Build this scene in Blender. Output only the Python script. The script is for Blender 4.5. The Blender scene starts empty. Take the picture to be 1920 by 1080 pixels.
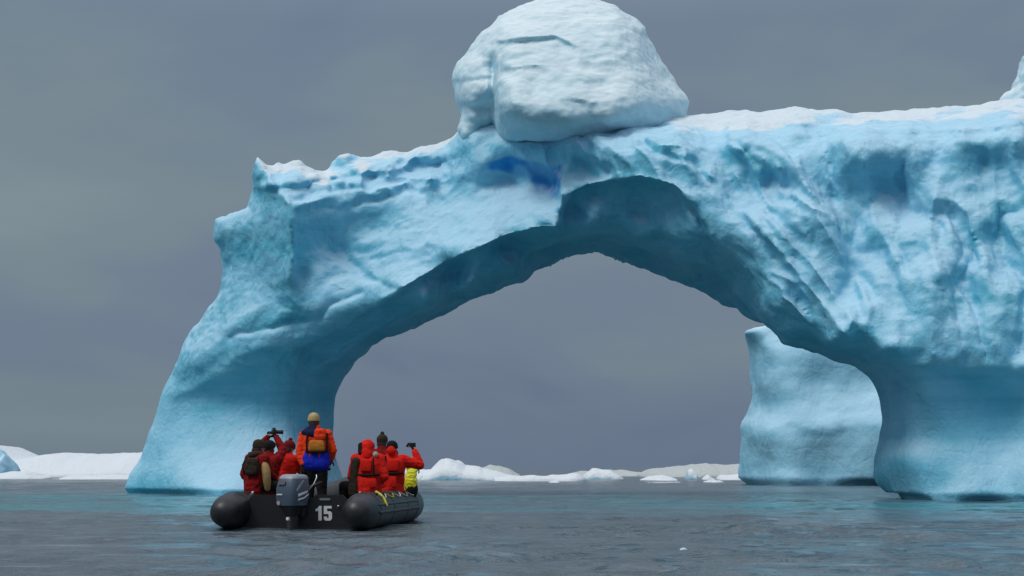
import bpy, bmesh, math, random
import numpy as np
from mathutils import Vector, Matrix, Euler

# ------------------------------------------------------------------ camera, sky, sun, exposure
scene = bpy.context.scene
F = 2900.0                      # focal length in pixels of the 1920 px wide frame
CAM_H = 0.97
PITCH = math.atan2(338.0, F)
cam_data = bpy.data.cameras.new('camera')
cam_data.sensor_width = 36.0
cam_data.lens = F / 1920.0 * 36.0
cam_data.clip_start = 0.1
cam_data.clip_end = 20000
cam = bpy.data.objects.new('camera', cam_data)
scene.collection.objects.link(cam)
cam.location = (0, 0, CAM_H)
cam.rotation_euler = (math.pi / 2 + PITCH, 0, 0)
scene.camera = cam

SUN_EL, SUN_AZ = math.radians(54), math.radians(228)   # azimuth from +Y (into the picture) clockwise
world = bpy.data.worlds.new('World')
scene.world = world
world.use_nodes = True
wn, wl = world.node_tree.nodes, world.node_tree.links
wn.clear()

def node(nt, kind, **kw):
    n = nt.nodes.new(kind)
    for k, v in kw.items():
        if k == 'inputs':
            for i, val in v.items():
                n.inputs[i].default_value = val
        else:
            setattr(n, k, v)
    return n

def ramp(nt, stops, interp='LINEAR'):
    n = nt.nodes.new('ShaderNodeValToRGB')
    n.color_ramp.interpolation = interp
    el = n.color_ramp.elements
    while len(el) < len(stops):
        el.new(0.5)
    for e, (p, c) in zip(el, stops):
        e.position = p
        e.color = (c[0], c[1], c[2], 1) if len(c) == 3 else c
    return n

def mixc(nt, fac, a, b, blend='MIX'):
    m = nt.nodes.new('ShaderNodeMix')
    m.data_type = 'RGBA'
    m.blend_type = blend
    for sock, val in ((m.inputs[0], fac), (m.inputs[6], a), (m.inputs[7], b)):
        if hasattr(val, 'is_output'):
            nt.links.new(val, sock)
        elif isinstance(val, (int, float)):
            sock.default_value = val
        else:
            sock.default_value = (val[0], val[1], val[2], 1)
    return m.outputs[2]

def srgb(r, g, b):
    return tuple(((c / 255) / 12.92 if c / 255 <= 0.04045 else ((c / 255 + 0.055) / 1.055) ** 2.4) for c in (r, g, b))

wt = world.node_tree
sky = node(wt, 'ShaderNodeTexSky', sky_type='NISHITA', sun_disc=False, sun_elevation=SUN_EL,
           sun_rotation=SUN_AZ, air_density=1.0, dust_density=3.0)
tc = node(wt, 'ShaderNodeTexCoord')
sep = node(wt, 'ShaderNodeSeparateXYZ')
wl.new(tc.outputs['Generated'], sep.inputs[0])
# an overcast ceiling: slate at the horizon, lighter towards the zenith (as every overcast sky), soft banks of cloud
grad = ramp(wt, [(0.0, srgb(110, 126, 140)), (0.10, srgb(117, 133, 145)), (0.28, srgb(119, 136, 148)), (0.60, (0.60, 0.66, 0.73)), (1.0, (1.0, 1.06, 1.13))])
wl.new(sep.outputs[2], grad.inputs[0])
mp = node(wt, 'ShaderNodeMapping')
mp.inputs['Scale'].default_value = (3.0, 3.0, 9.0)
mp.inputs['Location'].default_value = (2.1, 0.9, 0.75)
wl.new(tc.outputs['Generated'], mp.inputs[0])
cn = node(wt, 'ShaderNodeTexNoise', inputs={'Scale': 1.1, 'Detail': 4.0, 'Roughness': 0.42, 'Distortion': 0.35})
wl.new(mp.outputs[0], cn.inputs['Vector'])
cr = ramp(wt, [(0.28, (0.62, 0.66, 0.84)), (0.45, (0.89, 0.89, 1.0)), (0.60, (1.03, 1.03, 0.99)), (0.78, (1.18, 1.16, 1.08))], 'EASE')
wl.new(cn.outputs[0], cr.inputs[0])
clouds = mixc(wt, 1.0, grad.outputs[0], cr.outputs[0], 'MULTIPLY')
cloud10 = mixc(wt, 1.0, clouds, (10, 10, 10), 'MULTIPLY')   # radiance at the background strength of 0.1
both = mixc(wt, 0.96, sky.outputs[0], cloud10)
bg = node(wt, 'ShaderNodeBackground', inputs={'Strength': 0.1})
wl.new(both, bg.inputs[0])
wo = node(wt, 'ShaderNodeOutputWorld')
wl.new(bg.outputs[0], wo.inputs[0])

sun_data = bpy.data.lights.new('sun', 'SUN')
sun_data.energy = 1.4
sun_data.angle = math.radians(24)
sun_data.color = (1.0, 0.97, 0.92)
sun = bpy.data.objects.new('sun', sun_data)
scene.collection.objects.link(sun)
sd = Vector((math.sin(SUN_AZ) * math.cos(SUN_EL), math.cos(SUN_AZ) * math.cos(SUN_EL), math.sin(SUN_EL)))
sun.rotation_euler = sd.to_track_quat('Z', 'Y').to_euler()
sun.location = sd * 100

scene.view_settings.view_transform = 'Standard'
scene.view_settings.look = 'None'
scene.view_settings.exposure = 0.0
scene.view_settings.gamma = 1.0
scene.cycles.max_bounces = 6

# ------------------------------------------------------------------ helpers
COL = scene.collection
CP, SP = math.cos(PITCH), math.sin(PITCH)

def world_at(u, v, Y):
    """points of the place at distance Y that the photograph shows at pixel (u, v); arrays or numbers"""
    u, v, Y = np.asarray(u, float), np.asarray(v, float), np.asarray(Y, float)
    du, dv = u - 960.0, 540.0 - v
    dy = F * CP - dv * SP
    dz = F * SP + dv * CP
    t = Y / dy
    return np.stack([du * t, Y + 0 * t, CAM_H + dz * t], -1)

def pixel_of(P):
    x, y, z = P[:, 0], P[:, 1], P[:, 2] - CAM_H
    d = y * CP + z * SP
    return 960 + F * x / d, 540 - F * (z * CP - y * SP) / d

def _hash(ix, iy, iz, k):
    h = (ix.astype(np.int64) * 374761393 + iy.astype(np.int64) * 668265263 + iz.astype(np.int64) * 2147483647 + k * 974634777) & 0xFFFFFFFF
    h = ((h ^ (h >> 13)) * 1274126177) & 0xFFFFFFFF
    h = ((h ^ (h >> 16)) * 2246822519) & 0xFFFFFFFF
    return ((h ^ (h >> 15)) & 0xFFFFFF) / float(0xFFFFFF)

def vnoise(P, seed=0):
    """smooth value noise in -1..1"""
    i = np.floor(P).astype(np.int64)
    f = P - i
    f = f * f * f * (f * (f * 6 - 15) + 10)
    r = 0
    for dx in (0, 1):
        wx = f[:, 0] if dx else 1 - f[:, 0]
        for dy in (0, 1):
            wy = f[:, 1] if dy else 1 - f[:, 1]
            for dz in (0, 1):
                wz = f[:, 2] if dz else 1 - f[:, 2]
                r = r + wx * wy * wz * _hash(i[:, 0] + dx, i[:, 1] + dy, i[:, 2] + dz, seed)
    return r * 2 - 1

def fbm(P, octs=4, seed=0, gain=0.5):
    a, s, r = 1.0, 1.0, 0
    for o in range(octs):
        r = r + a * vnoise(P * s + 17.3 * o, seed + o)
        a *= gain
        s *= 2.03
    return r

def worley(P, seed=0):
    i = np.floor(P).astype(np.int64)
    best = np.full(len(P), 9.0)
    sec = np.full(len(P), 9.0)
    for dx in (-1, 0, 1):
        for dy in (-1, 0, 1):
            for dz in (-1, 0, 1):
                c = i + np.array([dx, dy, dz])
                q = np.stack([_hash(c[:, 0], c[:, 1], c[:, 2], seed + k) for k in range(3)], -1) + c
                d = np.sqrt(((q - P) ** 2).sum(1))
                sec = np.minimum(sec, np.maximum(best, d))
                best = np.minimum(best, d)
    return best, sec

def sstep(a, b, x):
    t = np.clip((x - a) / (b - a), 0, 1)
    return t * t * (3 - 2 * t)

def link(o, parent=None):
    COL.objects.link(o)
    if parent is not None:
        o.parent = parent
    return o

def mesh_obj(name, verts, faces, mat, parent=None, smooth=True):
    me = bpy.data.meshes.new(name)
    me.from_pydata([tuple(v) for v in np.asarray(verts, float)], [], [tuple(int(i) for i in f) for f in faces])
    me.update()
    if mat is not None:
        me.materials.append(mat)
    if smooth:
        me.polygons.foreach_set('use_smooth', [True] * len(me.polygons))
    return link(bpy.data.objects.new(name, me), parent)

def thing(name, label, cat, loc=(0, 0, 0), rotz=0.0, group=None):
    o = bpy.data.objects.new(name, None)
    o.empty_display_size = 0.2
    link(o)
    o.location = loc
    o.rotation_euler = (0, 0, rotz)
    return tag(o, label, cat, group)

def tag(o, label, cat=None, group=None, kind=None):
    if label: o['label'] = label
    if cat: o['category'] = cat
    if group: o['group'] = group
    if kind: o['kind'] = kind
    return o

def remeshed(verts, faces, voxel):
    """one closed skin round everything in verts/faces -> (verts, quads) arrays"""
    me = bpy.data.meshes.new('tmp')
    me.from_pydata([tuple(v) for v in verts], [], [tuple(int(i) for i in f) for f in faces])
    me.update()
    ob = bpy.data.objects.new('tmp', me)
    COL.objects.link(ob)
    md = ob.modifiers.new('r', 'REMESH')
    md.mode = 'VOXEL'
    md.voxel_size = voxel
    dg = bpy.context.evaluated_depsgraph_get()
    ev = ob.evaluated_get(dg)
    m2 = ev.to_mesh()
    n = len(m2.vertices)
    V = np.empty(n * 3)
    m2.vertices.foreach_get('co', V)
    lt = np.empty(len(m2.polygons), int)
    m2.polygons.foreach_get('loop_total', lt)
    lv = np.empty(len(m2.loops), int)
    m2.loops.foreach_get('vertex_index', lv)
    ev.to_mesh_clear()
    bpy.data.objects.remove(ob)
    bpy.data.meshes.remove(me)
    V = V.reshape(-1, 3)
    if (lt == 4).all():
        Fq = lv.reshape(-1, 4)
    else:
        st = np.concatenate([[0], np.cumsum(lt)[:-1]])
        Fq = np.array([list(lv[s:s + 4]) if t == 4 else list(lv[s:s + 3]) + [lv[s + 2]] for s, t in zip(st, lt)])
    return V, Fq

def vnormals(V, Q):
    fn = np.cross(V[Q[:, 2]] - V[Q[:, 0]], V[Q[:, 3]] - V[Q[:, 1]])
    N = np.zeros_like(V)
    for k in range(4):
        for a in range(3):
            N[:, a] += np.bincount(Q[:, k], fn[:, a], len(V))
    return N / (np.linalg.norm(N, axis=1, keepdims=True) + 1e-9)

def laplace(V, Q, it, lam=0.5):
    E = np.concatenate([Q[:, [0, 1]], Q[:, [1, 2]], Q[:, [2, 3]], Q[:, [3, 0]]])
    deg = np.bincount(E.ravel(), minlength=len(V)).astype(float)[:, None] + 1e-9
    for _ in range(it):
        S = np.zeros_like(V)
        for a in range(3):
            S[:, a] = np.bincount(E[:, 0], V[E[:, 1], a], len(V)) + np.bincount(E[:, 1], V[E[:, 0], a], len(V))
        V = V + lam * (S / deg - V)
    return V

def quad_obj(name, V, Q, mat, parent=None):
    me = bpy.data.meshes.new(name)
    me.vertices.add(len(V))
    me.vertices.foreach_set('co', np.asarray(V, float).ravel())
    me.loops.add(Q.size)
    me.loops.foreach_set('vertex_index', Q.ravel().astype(np.int32))
    me.polygons.add(len(Q))
    me.polygons.foreach_set('loop_start', np.arange(0, Q.size, 4, dtype=np.int32))
    me.polygons.foreach_set('loop_total', np.full(len(Q), 4, dtype=np.int32))
    me.update(calc_edges=True)
    me.validate()
    me.polygons.foreach_set('use_smooth', [True] * len(me.polygons))
    if mat is not None:
        me.materials.append(mat)
    return link(bpy.data.objects.new(name, me), parent)

def point_attr(o, name, vals):
    a = o.data.attributes.new(name, 'FLOAT', 'POINT')
    a.data.foreach_set('value', np.asarray(vals, np.float32))

# ------------------------------------------------------------------ materials
def principled(name, color=(0.5, 0.5, 0.5), rough=0.6, metal=0.0, spec=0.5, noise=0.0, nscale=20.0, bump=0.0, bscale=60.0, bdist=0.01):
    m = bpy.data.materials.new(name)
    m.use_nodes = True
    nt = m.node_tree
    b = nt.nodes['Principled BSDF']
    b.inputs['Base Color'].default_value = (*color, 1)
    b.inputs['Roughness'].default_value = rough
    b.inputs['Metallic'].default_value = metal
    b.inputs['Specular IOR Level'].default_value = spec
    t = node(nt, 'ShaderNodeTexCoord')
    if noise:
        n = node(nt, 'ShaderNodeTexNoise', inputs={'Scale': nscale, 'Detail': 5.0, 'Roughness': 0.6})
        nt.links.new(t.outputs['Object'], n.inputs['Vector'])
        r = ramp(nt, [(0.3, tuple(c * (1 - noise) for c in color)), (0.7, tuple(min(1, c * (1 + noise)) for c in color))])
        nt.links.new(n.outputs[0], r.inputs[0])
        nt.links.new(r.outputs[0], b.inputs['Base Color'])
    if bump:
        n2 = node(nt, 'ShaderNodeTexNoise', inputs={'Scale': bscale, 'Detail': 4.0, 'Roughness': 0.6})
        nt.links.new(t.outputs['Object'], n2.inputs['Vector'])
        bp = node(nt, 'ShaderNodeBump', inputs={'Strength': bump, 'Distance': bdist})
        nt.links.new(n2.outputs[0], bp.inputs['Height'])
        nt.links.new(bp.outputs[0], b.inputs['Normal'])
    return m

def ice_material(name, pale, deep, snow=(0.82, 0.87, 0.89), frost_lo=0.62, frost_hi=0.92, lit_rime_lo=-0.15, lit_rime_hi=0.75, lit_rime=0.75, lit_rime_col=(0.56, 0.77, 0.87), seam=False, crest=False, bump=0.5, scale=1.0):
    """dense glacier ice: paler bubbly and deeper clear bodies, loose snow lying where the surface faces up"""
    m = bpy.data.materials.new(name)
    m.use_nodes = True
    nt = m.node_tree
    L = nt.links
    b = nt.nodes['Principled BSDF']
    t = node(nt, 'ShaderNodeTexCoord')
    mp = node(nt, 'ShaderNodeMapping')
    mp.inputs['Rotation'].default_value = (0.0, 0.45, 0.2)
    mp.inputs['Scale'].default_value = (0.22 * scale, 0.22 * scale, 0.5 * scale)
    L.new(t.outputs['Object'], mp.inputs[0])
    n1 = node(nt, 'ShaderNodeTexNoise', inputs={'Scale': 1.0, 'Detail': 5.0, 'Roughness': 0.52, 'Distortion': 0.9})
    L.new(mp.outputs[0], n1.inputs['Vector'])
    r1 = ramp(nt, [(0.34, deep), (0.68, pale)])
    L.new(n1.outputs[0], r1.inputs[0])
    # thin darker and lighter layers in the ice
    mp2 = node(nt, 'ShaderNodeMapping')
    mp2.inputs['Rotation'].default_value = (0.0, 0.30, 0.0)
    mp2.inputs['Scale'].default_value = (0.15 * scale, 0.15 * scale, 2.6 * scale)
    L.new(t.outputs['Object'], mp2.inputs[0])
    n2 = node(nt, 'ShaderNodeTexNoise', inputs={'Scale': 1.0, 'Detail': 5.0, 'Roughness': 0.6, 'Distortion': 0.6})
    L.new(mp2.outputs[0], n2.inputs['Vector'])
    r2 = ramp(nt, [(0.30, (0.72, 0.86, 0.93)), (0.5, (1, 1, 1)), (0.74, (1.18, 1.08, 1.04))])
    L.new(n2.outputs[0], r2.inputs[0])
    c = mixc(nt, 0.8, r1.outputs[0], r2.outputs[0], 'MULTIPLY')
    if crest:
        ca = node(nt, 'ShaderNodeAttribute', attribute_name='crest')
    if seam:
        at = node(nt, 'ShaderNodeAttribute', attribute_name='seam')
        sm = node(nt, 'ShaderNodeTexNoise', inputs={'Scale': 1.6, 'Detail': 4.0})
        L.new(t.outputs['Object'], sm.inputs['Vector'])
        sc_ = ramp(nt, [(0.35, (0.012, 0.20, 0.60)), (0.7, (0.04, 0.36, 0.76))])
        L.new(sm.outputs[0], sc_.inputs[0])
        c = mixc(nt, at.outputs['Fac'], c, sc_.outputs[0])
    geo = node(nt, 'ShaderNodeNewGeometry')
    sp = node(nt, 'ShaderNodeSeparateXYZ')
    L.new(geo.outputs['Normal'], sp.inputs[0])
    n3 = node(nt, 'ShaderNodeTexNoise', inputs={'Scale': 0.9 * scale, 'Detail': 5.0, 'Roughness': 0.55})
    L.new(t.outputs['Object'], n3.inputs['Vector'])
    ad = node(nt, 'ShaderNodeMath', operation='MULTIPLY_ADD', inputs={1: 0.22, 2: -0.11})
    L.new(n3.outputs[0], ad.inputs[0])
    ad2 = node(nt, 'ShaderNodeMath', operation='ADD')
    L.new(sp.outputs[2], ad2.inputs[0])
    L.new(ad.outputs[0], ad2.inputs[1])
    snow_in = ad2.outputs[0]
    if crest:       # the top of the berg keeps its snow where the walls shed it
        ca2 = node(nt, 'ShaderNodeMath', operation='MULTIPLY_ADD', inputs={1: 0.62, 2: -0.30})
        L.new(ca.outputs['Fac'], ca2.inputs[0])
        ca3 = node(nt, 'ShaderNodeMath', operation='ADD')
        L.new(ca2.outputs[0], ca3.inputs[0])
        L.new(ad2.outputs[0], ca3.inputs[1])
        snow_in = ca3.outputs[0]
    # thin frost with top light painted in, paler as slopes lean back, then settled snow on the flatter ground
    mf = node(nt, 'ShaderNodeMapRange', interpolation_type='SMOOTHSTEP', inputs={1: lit_rime_lo, 2: lit_rime_hi, 3: 0.0, 4: lit_rime})
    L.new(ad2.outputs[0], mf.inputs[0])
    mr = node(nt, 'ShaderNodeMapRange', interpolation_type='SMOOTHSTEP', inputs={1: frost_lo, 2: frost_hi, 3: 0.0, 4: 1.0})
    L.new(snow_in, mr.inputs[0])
    col = mixc(nt, mr.outputs[0], mixc(nt, mf.outputs[0], c, lit_rime_col), snow)
    L.new(col, b.inputs['Base Color'])
    rr = node(nt, 'ShaderNodeMapRange', inputs={1: 0.0, 2: 1.0, 3: 0.6, 4: 0.95})
    L.new(mr.outputs[0], rr.inputs[0])
    L.new(rr.outputs[0], b.inputs['Roughness'])
    b.inputs['IOR'].default_value = 1.31
    b.inputs['Specular IOR Level'].default_value = 0.05
    # melt runnels (drawn out downhill) and the finer grain of the surface
    mr3 = node(nt, 'ShaderNodeMapping')
    mr3.inputs['Scale'].default_value = (2.6 * scale, 2.6 * scale, 0.55 * scale)
    L.new(t.outputs['Object'], mr3.inputs[0])
    nr = node(nt, 'ShaderNodeTexNoise', inputs={'Scale': 1.0, 'Detail': 6.0, 'Roughness': 0.6, 'Distortion': 0.5})
    L.new(mr3.outputs[0], nr.inputs['Vector'])
    vo = node(nt, 'ShaderNodeTexVoronoi', feature='DISTANCE_TO_EDGE', inputs={'Scale': 0.55 * scale})
    wv = node(nt, 'ShaderNodeTexNoise', inputs={'Scale': 0.8 * scale, 'Detail': 4.0})
    L.new(t.outputs['Object'], wv.inputs['Vector'])
    wm2 = node(nt, 'ShaderNodeVectorMath', operation='MULTIPLY_ADD')
    wm2.inputs[1].default_value = (1.6 / scale, 1.6 / scale, 1.6 / scale)
    L.new(wv.outputs['Color'], wm2.inputs[0])
    L.new(t.outputs['Object'], wm2.inputs[2])
    L.new(wm2.outputs[0], vo.inputs['Vector'])
    vr = ramp(nt, [(0.0, (0, 0, 0)), (0.05, (1, 1, 1))])
    L.new(vo.outputs['Distance'], vr.inputs[0])
    nb = node(nt, 'ShaderNodeTexNoise', inputs={'Scale': 3.6 * scale, 'Detail': 9.0, 'Roughness': 0.68, 'Distortion': 0.4})
    L.new(t.outputs['Object'], nb.inputs['Vector'])
    bp = node(nt, 'ShaderNodeBump', inputs={'Strength': bump, 'Distance': 0.22 / scale})
    L.new(nb.outputs[0], bp.inputs['Height'])
    bp2 = node(nt, 'ShaderNodeBump', inputs={'Strength': bump * 0.9, 'Distance': 0.20 / scale})
    L.new(nr.outputs[0], bp2.inputs['Height'])
    L.new(bp.outputs[0], bp2.inputs['Normal'])
    bp3 = node(nt, 'ShaderNodeBump', inputs={'Strength': bump * 0.5, 'Distance': 0.05 / scale})
    L.new(vr.outputs[0], bp3.inputs['Height'])
    L.new(bp2.outputs[0], bp3.inputs['Normal'])
    L.new(bp3.outputs[0], b.inputs['Normal'])
    return m

M_BERG = ice_material('blue_glacier_ice', (0.31, 0.66, 0.86), (0.15, 0.54, 0.71), snow=(0.70, 0.79, 0.83), lit_rime=0.6, lit_rime_col=(0.60, 0.80, 0.93), lit_rime_lo=0.0, lit_rime_hi=0.75, frost_lo=0.55, frost_hi=0.9, seam=True, crest=True, bump=0.45)
M_CAP = ice_material('snowy_ice', (0.52, 0.72, 0.80), (0.38, 0.64, 0.75), lit_rime=0.75, lit_rime_col=(0.72, 0.82, 0.83), lit_rime_lo=-0.1, lit_rime_hi=0.8, frost_lo=0.7, frost_hi=1.1, bump=0.2)
M_FAR = ice_material('far_snow_ice', (0.40, 0.66, 0.78), (0.16, 0.48, 0.64), frost_lo=0.15, frost_hi=0.5, scale=0.6, snow=(0.72, 0.77, 0.79), lit_rime_col=(0.6, 0.78, 0.86))
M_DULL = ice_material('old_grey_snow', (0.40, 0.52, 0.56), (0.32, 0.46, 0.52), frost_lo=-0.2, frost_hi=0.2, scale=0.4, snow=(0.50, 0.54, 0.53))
M_TOWER = ice_material('grey_blue_ice', (0.33, 0.64, 0.79), (0.25, 0.56, 0.71), lit_rime=0.6, lit_rime_col=(0.52, 0.74, 0.86), lit_rime_lo=0.0, lit_rime_hi=0.7, frost_lo=0.8, frost_hi=1.1, scale=0.7, bump=0.3)

# ------------------------------------------------------------------ ice bodies
def tps(P, z, lam=1e-4):
    S = 500.0
    P = np.asarray(P, float) / S
    n = len(P)
    d2 = ((P[:, None] - P[None]) ** 2).sum(-1)
    K = 0.5 * d2 * np.log(d2 + 1e-12) + lam * np.eye(n)
    A = np.zeros((n + 3, n + 3))
    A[:n, :n] = K
    A[:n, n] = 1
    A[:n, n + 1:] = P
    A[n:, :n] = A[:n, n:].T
    w = np.linalg.solve(A, np.concatenate([z, [0, 0, 0]]))
    def ev(U):
        U = np.asarray(U, float) / S
        out = np.empty(len(U))
        for s in range(0, len(U), 20000):
            q = U[s:s + 20000]
            d2 = ((q[:, None] - P[None]) ** 2).sum(-1)
            out[s:s + 20000] = (0.5 * d2 * np.log(d2 + 1e-12)) @ w[:n] + w[n] + q @ w[n + 1:]
        return out
    return ev

def seg_dist(U, poly, closed=True):
    U, poly = U.astype(np.float32), np.asarray(poly).astype(np.float32)
    best = np.full(len(U), 1e9, np.float32)
    near = np.zeros_like(U)
    n = len(poly)
    for i in range(n if closed else n - 1):
        a, b = poly[i], poly[(i + 1) % n]
        ab = b - a
        t = np.clip(((U - a) @ ab) / (ab @ ab + 1e-12), 0, 1)
        q = a + t[:, None] * ab
        d = np.sqrt(((U - q) ** 2).sum(1))
        m = d < best
        best[m] = d[m]
        near[m] = q[m]
    return best, near

def inside(U, poly):
    c = np.zeros(len(U), bool)
    n = len(poly)
    for i in range(n):
        x0, y0 = poly[i]
        x1, y1 = poly[(i + 1) % n]
        if y0 == y1:
            continue
        m = (y0 > U[:, 1]) != (y1 > U[:, 1])
        c ^= m & (U[:, 0] < (x1 - x0) * (U[:, 1] - y0) / (y1 - y0) + x0)
    return c

def densify(poly, step):
    out = []
    n = len(poly)
    for i in range(n):
        a, b = np.array(poly[i], float), np.array(poly[(i + 1) % n], float)
        k = max(1, int(math.hypot(*(b - a)[:2]) / step))
        for j in range(k):
            out.append(a + (b - a) * j / k)
    return np.array(out)

def ice_solid(outline, ctrl, step, voxel, rim=0.8, rim_w=26.0, back=3.0, back_w=160.0, carve=None, rough=0.0, min_thick=0.8):
    """closed body of ice: outline (u, v, distance) gives where its edges stand, ctrl where its face stands; its back bulges away"""
    D = densify(outline, 24.0)
    poly = D[:, :2].copy()
    pd = densify(outline, 9.0)
    if rough:
        P3 = np.c_[pd[:, :2] / 22.0, np.zeros(len(pd))]
        pd = pd.copy()
        pd[:, 0] += rough * fbm(P3, 3, 5)
        pd[:, 1] += rough * fbm(P3, 3, 9)
    pd = pd[:, :2]
    front = tps(np.concatenate([poly, np.array(ctrl)[:, :2]]), np.concatenate([D[:, 2] - rim, np.array(ctrl)[:, 2]]))
    edge = tps(poly[::2], D[::2, 2], 1e-3)
    u0, v0 = pd.min(0) - 2 * step
    u1, v1 = pd.max(0) + 2 * step
    nu, nv = int((u1 - u0) / step) + 1, int((v1 - v0) / step) + 1
    gu, gv = np.meshgrid(u0 + step * np.arange(nu), v0 + step * np.arange(nv), indexing='ij')
    U = np.stack([gu.ravel(), gv.ravel()], -1)
    dist, near = seg_dist(U, pd)
    ins = inside(U, pd)
    snap = (~ins) & (dist < 0.9 * step)
    U[snap] = near[snap]
    ok = ins | snap
    d = np.where(ins, dist, 0.0)
    idx = np.arange(nu * nv).reshape(nu, nv)
    q = np.stack([idx[:-1, :-1].ravel(), idx[1:, :-1].ravel(), idx[1:, 1:].ravel(), idx[:-1, 1:].ravel()], -1)
    q = q[ok[q].all(1)]
    used = np.unique(q)
    mapi = np.full(nu * nv, -1)
    mapi[used] = np.arange(len(used))
    q = mapi[q]
    U, d = U[used], d[used]
    prof = np.sqrt(np.clip(1 - (1 - np.clip(d / rim_w, 0, 1)) ** 2, 0, 1))
    Yf = front(U) + rim * (1 - prof)
    if carve is not None:
        Yf = Yf + carve(U, d)
    bp = np.sqrt(np.clip(1 - (1 - np.clip(d / back_w, 0, 1)) ** 2, 0, 1))
    Yb = np.maximum(edge(U) + back * bp, Yf + min_thick * (0.15 + 0.85 * bp))
    A, B = world_at(U[:, 0], U[:, 1], Yf), world_at(U[:, 0], U[:, 1], Yb)
    n = len(U)
    E = np.concatenate([q[:, [0, 1]], q[:, [1, 2]], q[:, [2, 3]], q[:, [3, 0]]])
    key = np.sort(E, 1)
    key = key[:, 0] * n + key[:, 1]
    _, inv, cnt = np.unique(key, return_inverse=True, return_counts=True)
    be = E[cnt[inv] == 1]
    side = np.stack([be[:, 1], be[:, 0], be[:, 0] + n, be[:, 1] + n], -1)
    V = np.concatenate([A, B])
    Fq = np.concatenate([q, q[:, ::-1] + n, side])
    return remeshed(V, Fq, voxel)

def notch(U, line, amp, ws, wd, fade=40.0):
    """recess under a lip: nothing above the line, deepest a little below it, dying out further down"""
    line = np.array(line, float)
    vl = np.interp(U[:, 0], line[:, 0], line[:, 1])
    dv = U[:, 1] - vl
    w = sstep(line[0, 0] - fade, line[0, 0] + fade, U[:, 0]) * (1 - sstep(line[-1, 0] - fade, line[-1, 0] + fade, U[:, 0]))
    return amp * w * np.where(dv > 0, (1 - np.exp(-np.clip(dv, 0, 1e4) / ws)) * np.exp(-np.clip(dv, 0, 1e4) / wd), 0)

def ridge(U, line, amp, w):
    d, _ = seg_dist(U, np.array(line, float), False)
    return -amp * np.exp(-d / w)

# ---- the arched iceberg
OUT = [(190, 1000, 60.5), (214, 950, 60.4), (228, 925, 60.2), (240, 900, 60), (262, 862, 60), (285, 800, 60), (300, 752, 60), (318, 705, 59.8), (335, 660, 59.6),
       (345, 635, 59.5), (375, 600, 59.2), (398, 565, 59), (412, 540, 58.8), (418, 510, 58.8), (415, 480, 58.8), (412, 462, 58.6), (404, 452, 58.5), (405, 412, 58.3),
       (440, 400, 57.6), (465, 390, 57.2), (475, 365, 57), (474, 340, 56.8), (470, 330, 56.8), (478, 312, 56.6), (476, 298, 56.6), (482, 291, 56.6), (492, 302, 56.6),
       (498, 308, 56.8), (515, 311, 57), (522, 302, 57), (530, 308, 57), (548, 298, 57), (562, 300, 57), (575, 312, 57.2), (600, 318, 57.5), (612, 320, 57.6),
       (620, 302, 57.8), (640, 293, 58), (660, 290, 58), (680, 295, 58), (700, 291, 58), (720, 285, 58), (742, 282, 58), (760, 289, 58), (790, 276, 58), (830, 268, 58),
       (852, 258, 57.2), (866, 240, 56.6), (900, 224, 56.4), (960, 218, 56.6), (1100, 212, 56.8), (1240, 214, 56.4), (1290, 218, 56), (1320, 215, 56), (1345, 212, 56), (1370, 207, 55.8),
       (1420, 210, 55.6), (1460, 207, 55.3), (1500, 201, 55), (1525, 203, 55), (1560, 207, 54.8), (1600, 212, 54.6), (1620, 208, 54.4), (1700, 206, 54), (1780, 202, 53.7),
       (1850, 195, 53.4), (1920, 188, 53.2), (2060, 184, 53), (2180, 215, 53), (2260, 330, 53), (2300, 560, 52.5), (2320, 1020, 51.5),
       (1690, 1020, 50), (1682, 945, 50.5), (1668, 925, 51.2), (1648, 905, 52), (1640, 890, 52.3), (1642, 860, 52.5), (1649, 830, 52.6), (1652, 800, 52.7), (1652, 770, 52.8), (1645, 735, 53),
       (1630, 707, 53.3), (1600, 686, 53.5), (1560, 671, 53.5), (1510, 659, 53.0), (1465, 647, 52.0), (1452, 628, 52.6), (1430, 606, 54), (1385, 581, 56), (1370, 575, 56.8), (1320, 551, 58),
       (1260, 526, 59), (1200, 501, 59.8), (1150, 482, 60.3), (1110, 473, 60.6), (1080, 478, 60.8), (1040, 490, 61), (1002, 510, 61), (985, 527, 61), (930, 548, 61.3), (880, 566, 61.5),
       (830, 590, 61.7), (770, 620, 61.4), (720, 640, 61), (690, 655, 60.8), (665, 676, 60.8), (645, 706, 60.8), (632, 740, 60.8), (626, 800, 61.4), (627, 840, 61), (632, 870, 60.6),
       (645, 900, 60.2), (664, 925, 60), (690, 1000, 60)]
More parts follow.
